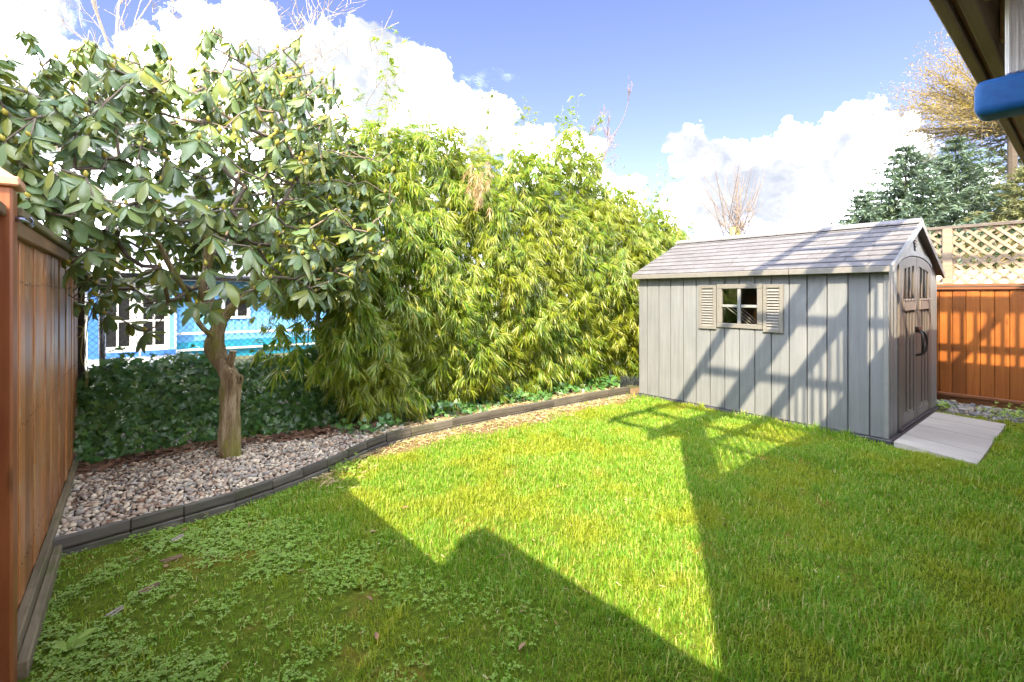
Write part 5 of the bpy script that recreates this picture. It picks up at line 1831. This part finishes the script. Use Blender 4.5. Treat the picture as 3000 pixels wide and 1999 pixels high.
# bark mulch strip and dry litter
def litter(name, label, cat, n_, fx_, mat, lw, zr, kind='stuff'):
    P = np.array([fx_() for _ in range(n_)])
    cv = np.array([(-1, -1, 0), (1, -1, 0), (1.1, 0, 0.35), (1, 1, 0), (-1, 1, 0), (-0.9, 0, 0.3)]) * 0.5
    cf = np.array([(0, 1, 5), (1, 2, 5), (5, 2, 3), (5, 3, 4)])
    hd_ = rng.uniform(0, 6.28, n_)
    rot_ = frames(np.stack([np.cos(hd_), np.sin(hd_), rng.normal(size=n_) * 0.15], -1), np.array([0, 0, 1.0]) + rng.normal(size=(n_, 3)) * 0.3)
    L_ = rng.uniform(*lw[0], n_); w_ = rng.uniform(*lw[1], n_)
    P[:, 2] += rng.uniform(0, zr, n_)
    V, F = scatter(cv, cf, P, rot_, np.stack([w_, L_, w_ * 0.6], -1))
    return tag(link(name, np_mesh(name, V, F, mat), kind=kind), label, cat)

def f_bark():
    x = random.uniform(-0.2, 2.5)
    b_ = 5.47 + 0.12 * math.sin(x * 3.0) - 0.20 * max(0.0, x - 1.2) - 0.25 * max(0, x - 2.0)
    return (x, b_ + random.gauss(0.06, 0.10), 0.075)
litter('bark_mulch', 'brown bark chips strewn between gravel and ivy', 'mulch', 1100, f_bark, 'bark_chip', ((0.04, 0.13), (0.012, 0.03)), 0.035)
def f_chip():
    while True:
        x, y = random.uniform(-0.2, 2.3), random.uniform(4.1, 5.5)
        if y > float(edge_y(x)) + 0.12 and random.random() < 0.25 + 0.6 * max(0.0, (y - float(edge_y(x))) / 1.4) + (0.3 if x < 0.4 else 0):
            return (x, y, 0.088)
litter('gravel_litter', 'brown leaf bits and twigs scattered over the gravel', 'litter', 420, f_chip, 'bark_chip', ((0.02, 0.075), (0.006, 0.018)), 0.015)
def f_dry():
    x = random.uniform(2.1, 6.3)
    return (x, float(edge_y(x)) + 0.10 + abs(random.gauss(0, 0.13)), 0.06)
litter('dry_litter', 'straw-coloured dry bamboo leaves lying along the ivy bed', 'litter', 2600, f_dry, 'straw', ((0.04, 0.10), (0.006, 0.014)), 0.03)
def f_dry2():
    while True:
        x = random.uniform(1.3, 6.2)
        y = float(edge_y(x)) - 0.03 - abs(random.gauss(0, 0.17))
        if not (x > 6.1 and y < 4.55):
            return (x, y, 0.012)
litter('fallen_straw', 'dry straw and leaf bits on bare soil in front of the edging', 'litter', 1300, f_dry2, 'straw', ((0.03, 0.09), (0.004, 0.011)), 0.015)
def f_lawn():
    while True:
        x, y = random.uniform(0.2, 6.0), random.uniform(0.9, 4.3)
        if y > 0.25 * x - 0.2:
            return (x, y, 0.030)
litter('lawn_thatch', 'scattered pale dry bits lying in the lawn', 'litter', 420, f_lawn, 'straw', ((0.014, 0.034), (0.002, 0.005)), 0.015)

# single fallen leaves and bark strips on the lawn
dl_v = np.array([(0, 0, 0), (0.20, 0.25, 0.06), (0.24, 0.6, 0.08), (0, 1.0, 0.02), (-0.22, 0.6, 0.10), (-0.2, 0.25, 0.05), (0, 0.5, -0.02)])
dl_f = np.array([(6, 0, 1), (6, 1, 2), (6, 2, 3), (6, 3, 4), (6, 4, 5), (6, 5, 0)])
dl_me = np_mesh('fallen_leaf', dl_v, dl_f, 'dead_leaf')
spots = [(0.10, 3.55, 0.11, 'pinkish brown fallen leaf on moss left of the bark strips'),
         (0.24, 3.36, 0.10, 'reddish curled leaf beside two bark strips'),
         (0.36, 3.80, 0.09, 'orange brown fallen leaf right under the timber edging'),
         (0.92, 2.05, 0.08, 'pink petal-like leaf standing in the weeds at lower left'),
         (1.02, 2.33, 0.07, 'small grey-brown leaf in the weeds above the pink one'),
         (1.30, 3.02, 0.08, 'tan fallen leaf near the tip of the sunlit patch'),
         (1.62, 3.20, 0.08, 'pale brown leaf in shade below the sunlit patch'),
         (1.75, 2.25, 0.09, 'dark brown crumpled leaf in the shaded lawn centre'),
         (1.42, 1.62, 0.09, 'brown curled leaf near the bottom edge, left of centre'),
         (1.55, 1.80, 0.06, 'small red-brown leaf just above the bottom centre'),
         (2.75, 2.75, 0.06, 'whitish dry leaf in the middle of the sunlit grass'),
         (0.72, 3.62, 0.08, 'reddish leaf among the weeds below the edging bend')]
for k, (x, y, s_, lab) in enumerate(spots):
    o = link('fallen_leaf', dl_me, None, (x, y, 0.032))
    o.rotation_euler = (random.uniform(-0.3, 0.5), random.uniform(-0.4, 0.4), random.uniform(0, 6.28))
    o.scale = (s_ * 0.55, s_ * 0.62, s_ * 0.6)
    tag(o, lab, 'leaf', 'fallen leaves on the lawn')
for x, y, a, L_, lab in ((0.16, 3.18, 0.5, 0.22, 'split orange-brown bark strip on moss near the fence'), (0.33, 3.72, 0.7, 0.20, 'grey weathered stick lying below the timber edging'),
                         (0.02, 3.05, 0.6, 0.17, 'thin pale stick nearest the left fence'), (0.28, 3.45, 0.1, 0.24, 'long pinkish bark strip on the moss')):
    c, s_ = math.cos(a), math.sin(a)
    mb = MB()
    mb.cbox(Vector((x, y, 0.034)), (L_ * 0.45, 0.012, 0.006), 0.002, Matrix.Rotation(a, 3, 'Z'))
    mb.cbox(Vector((x + 0.01, y - 0.013, 0.030)), (L_ * 0.4, 0.009, 0.005), 0.0015, Matrix.Rotation(a + 0.12, 3, 'Z'))
    tag(mb.build('bark_strip', 'twig_red' if 'pink' in lab or 'orange' in lab else 'twig_pale'), lab, 'bark', 'bark strips on the moss')
print('objects', len(bpy.data.objects))
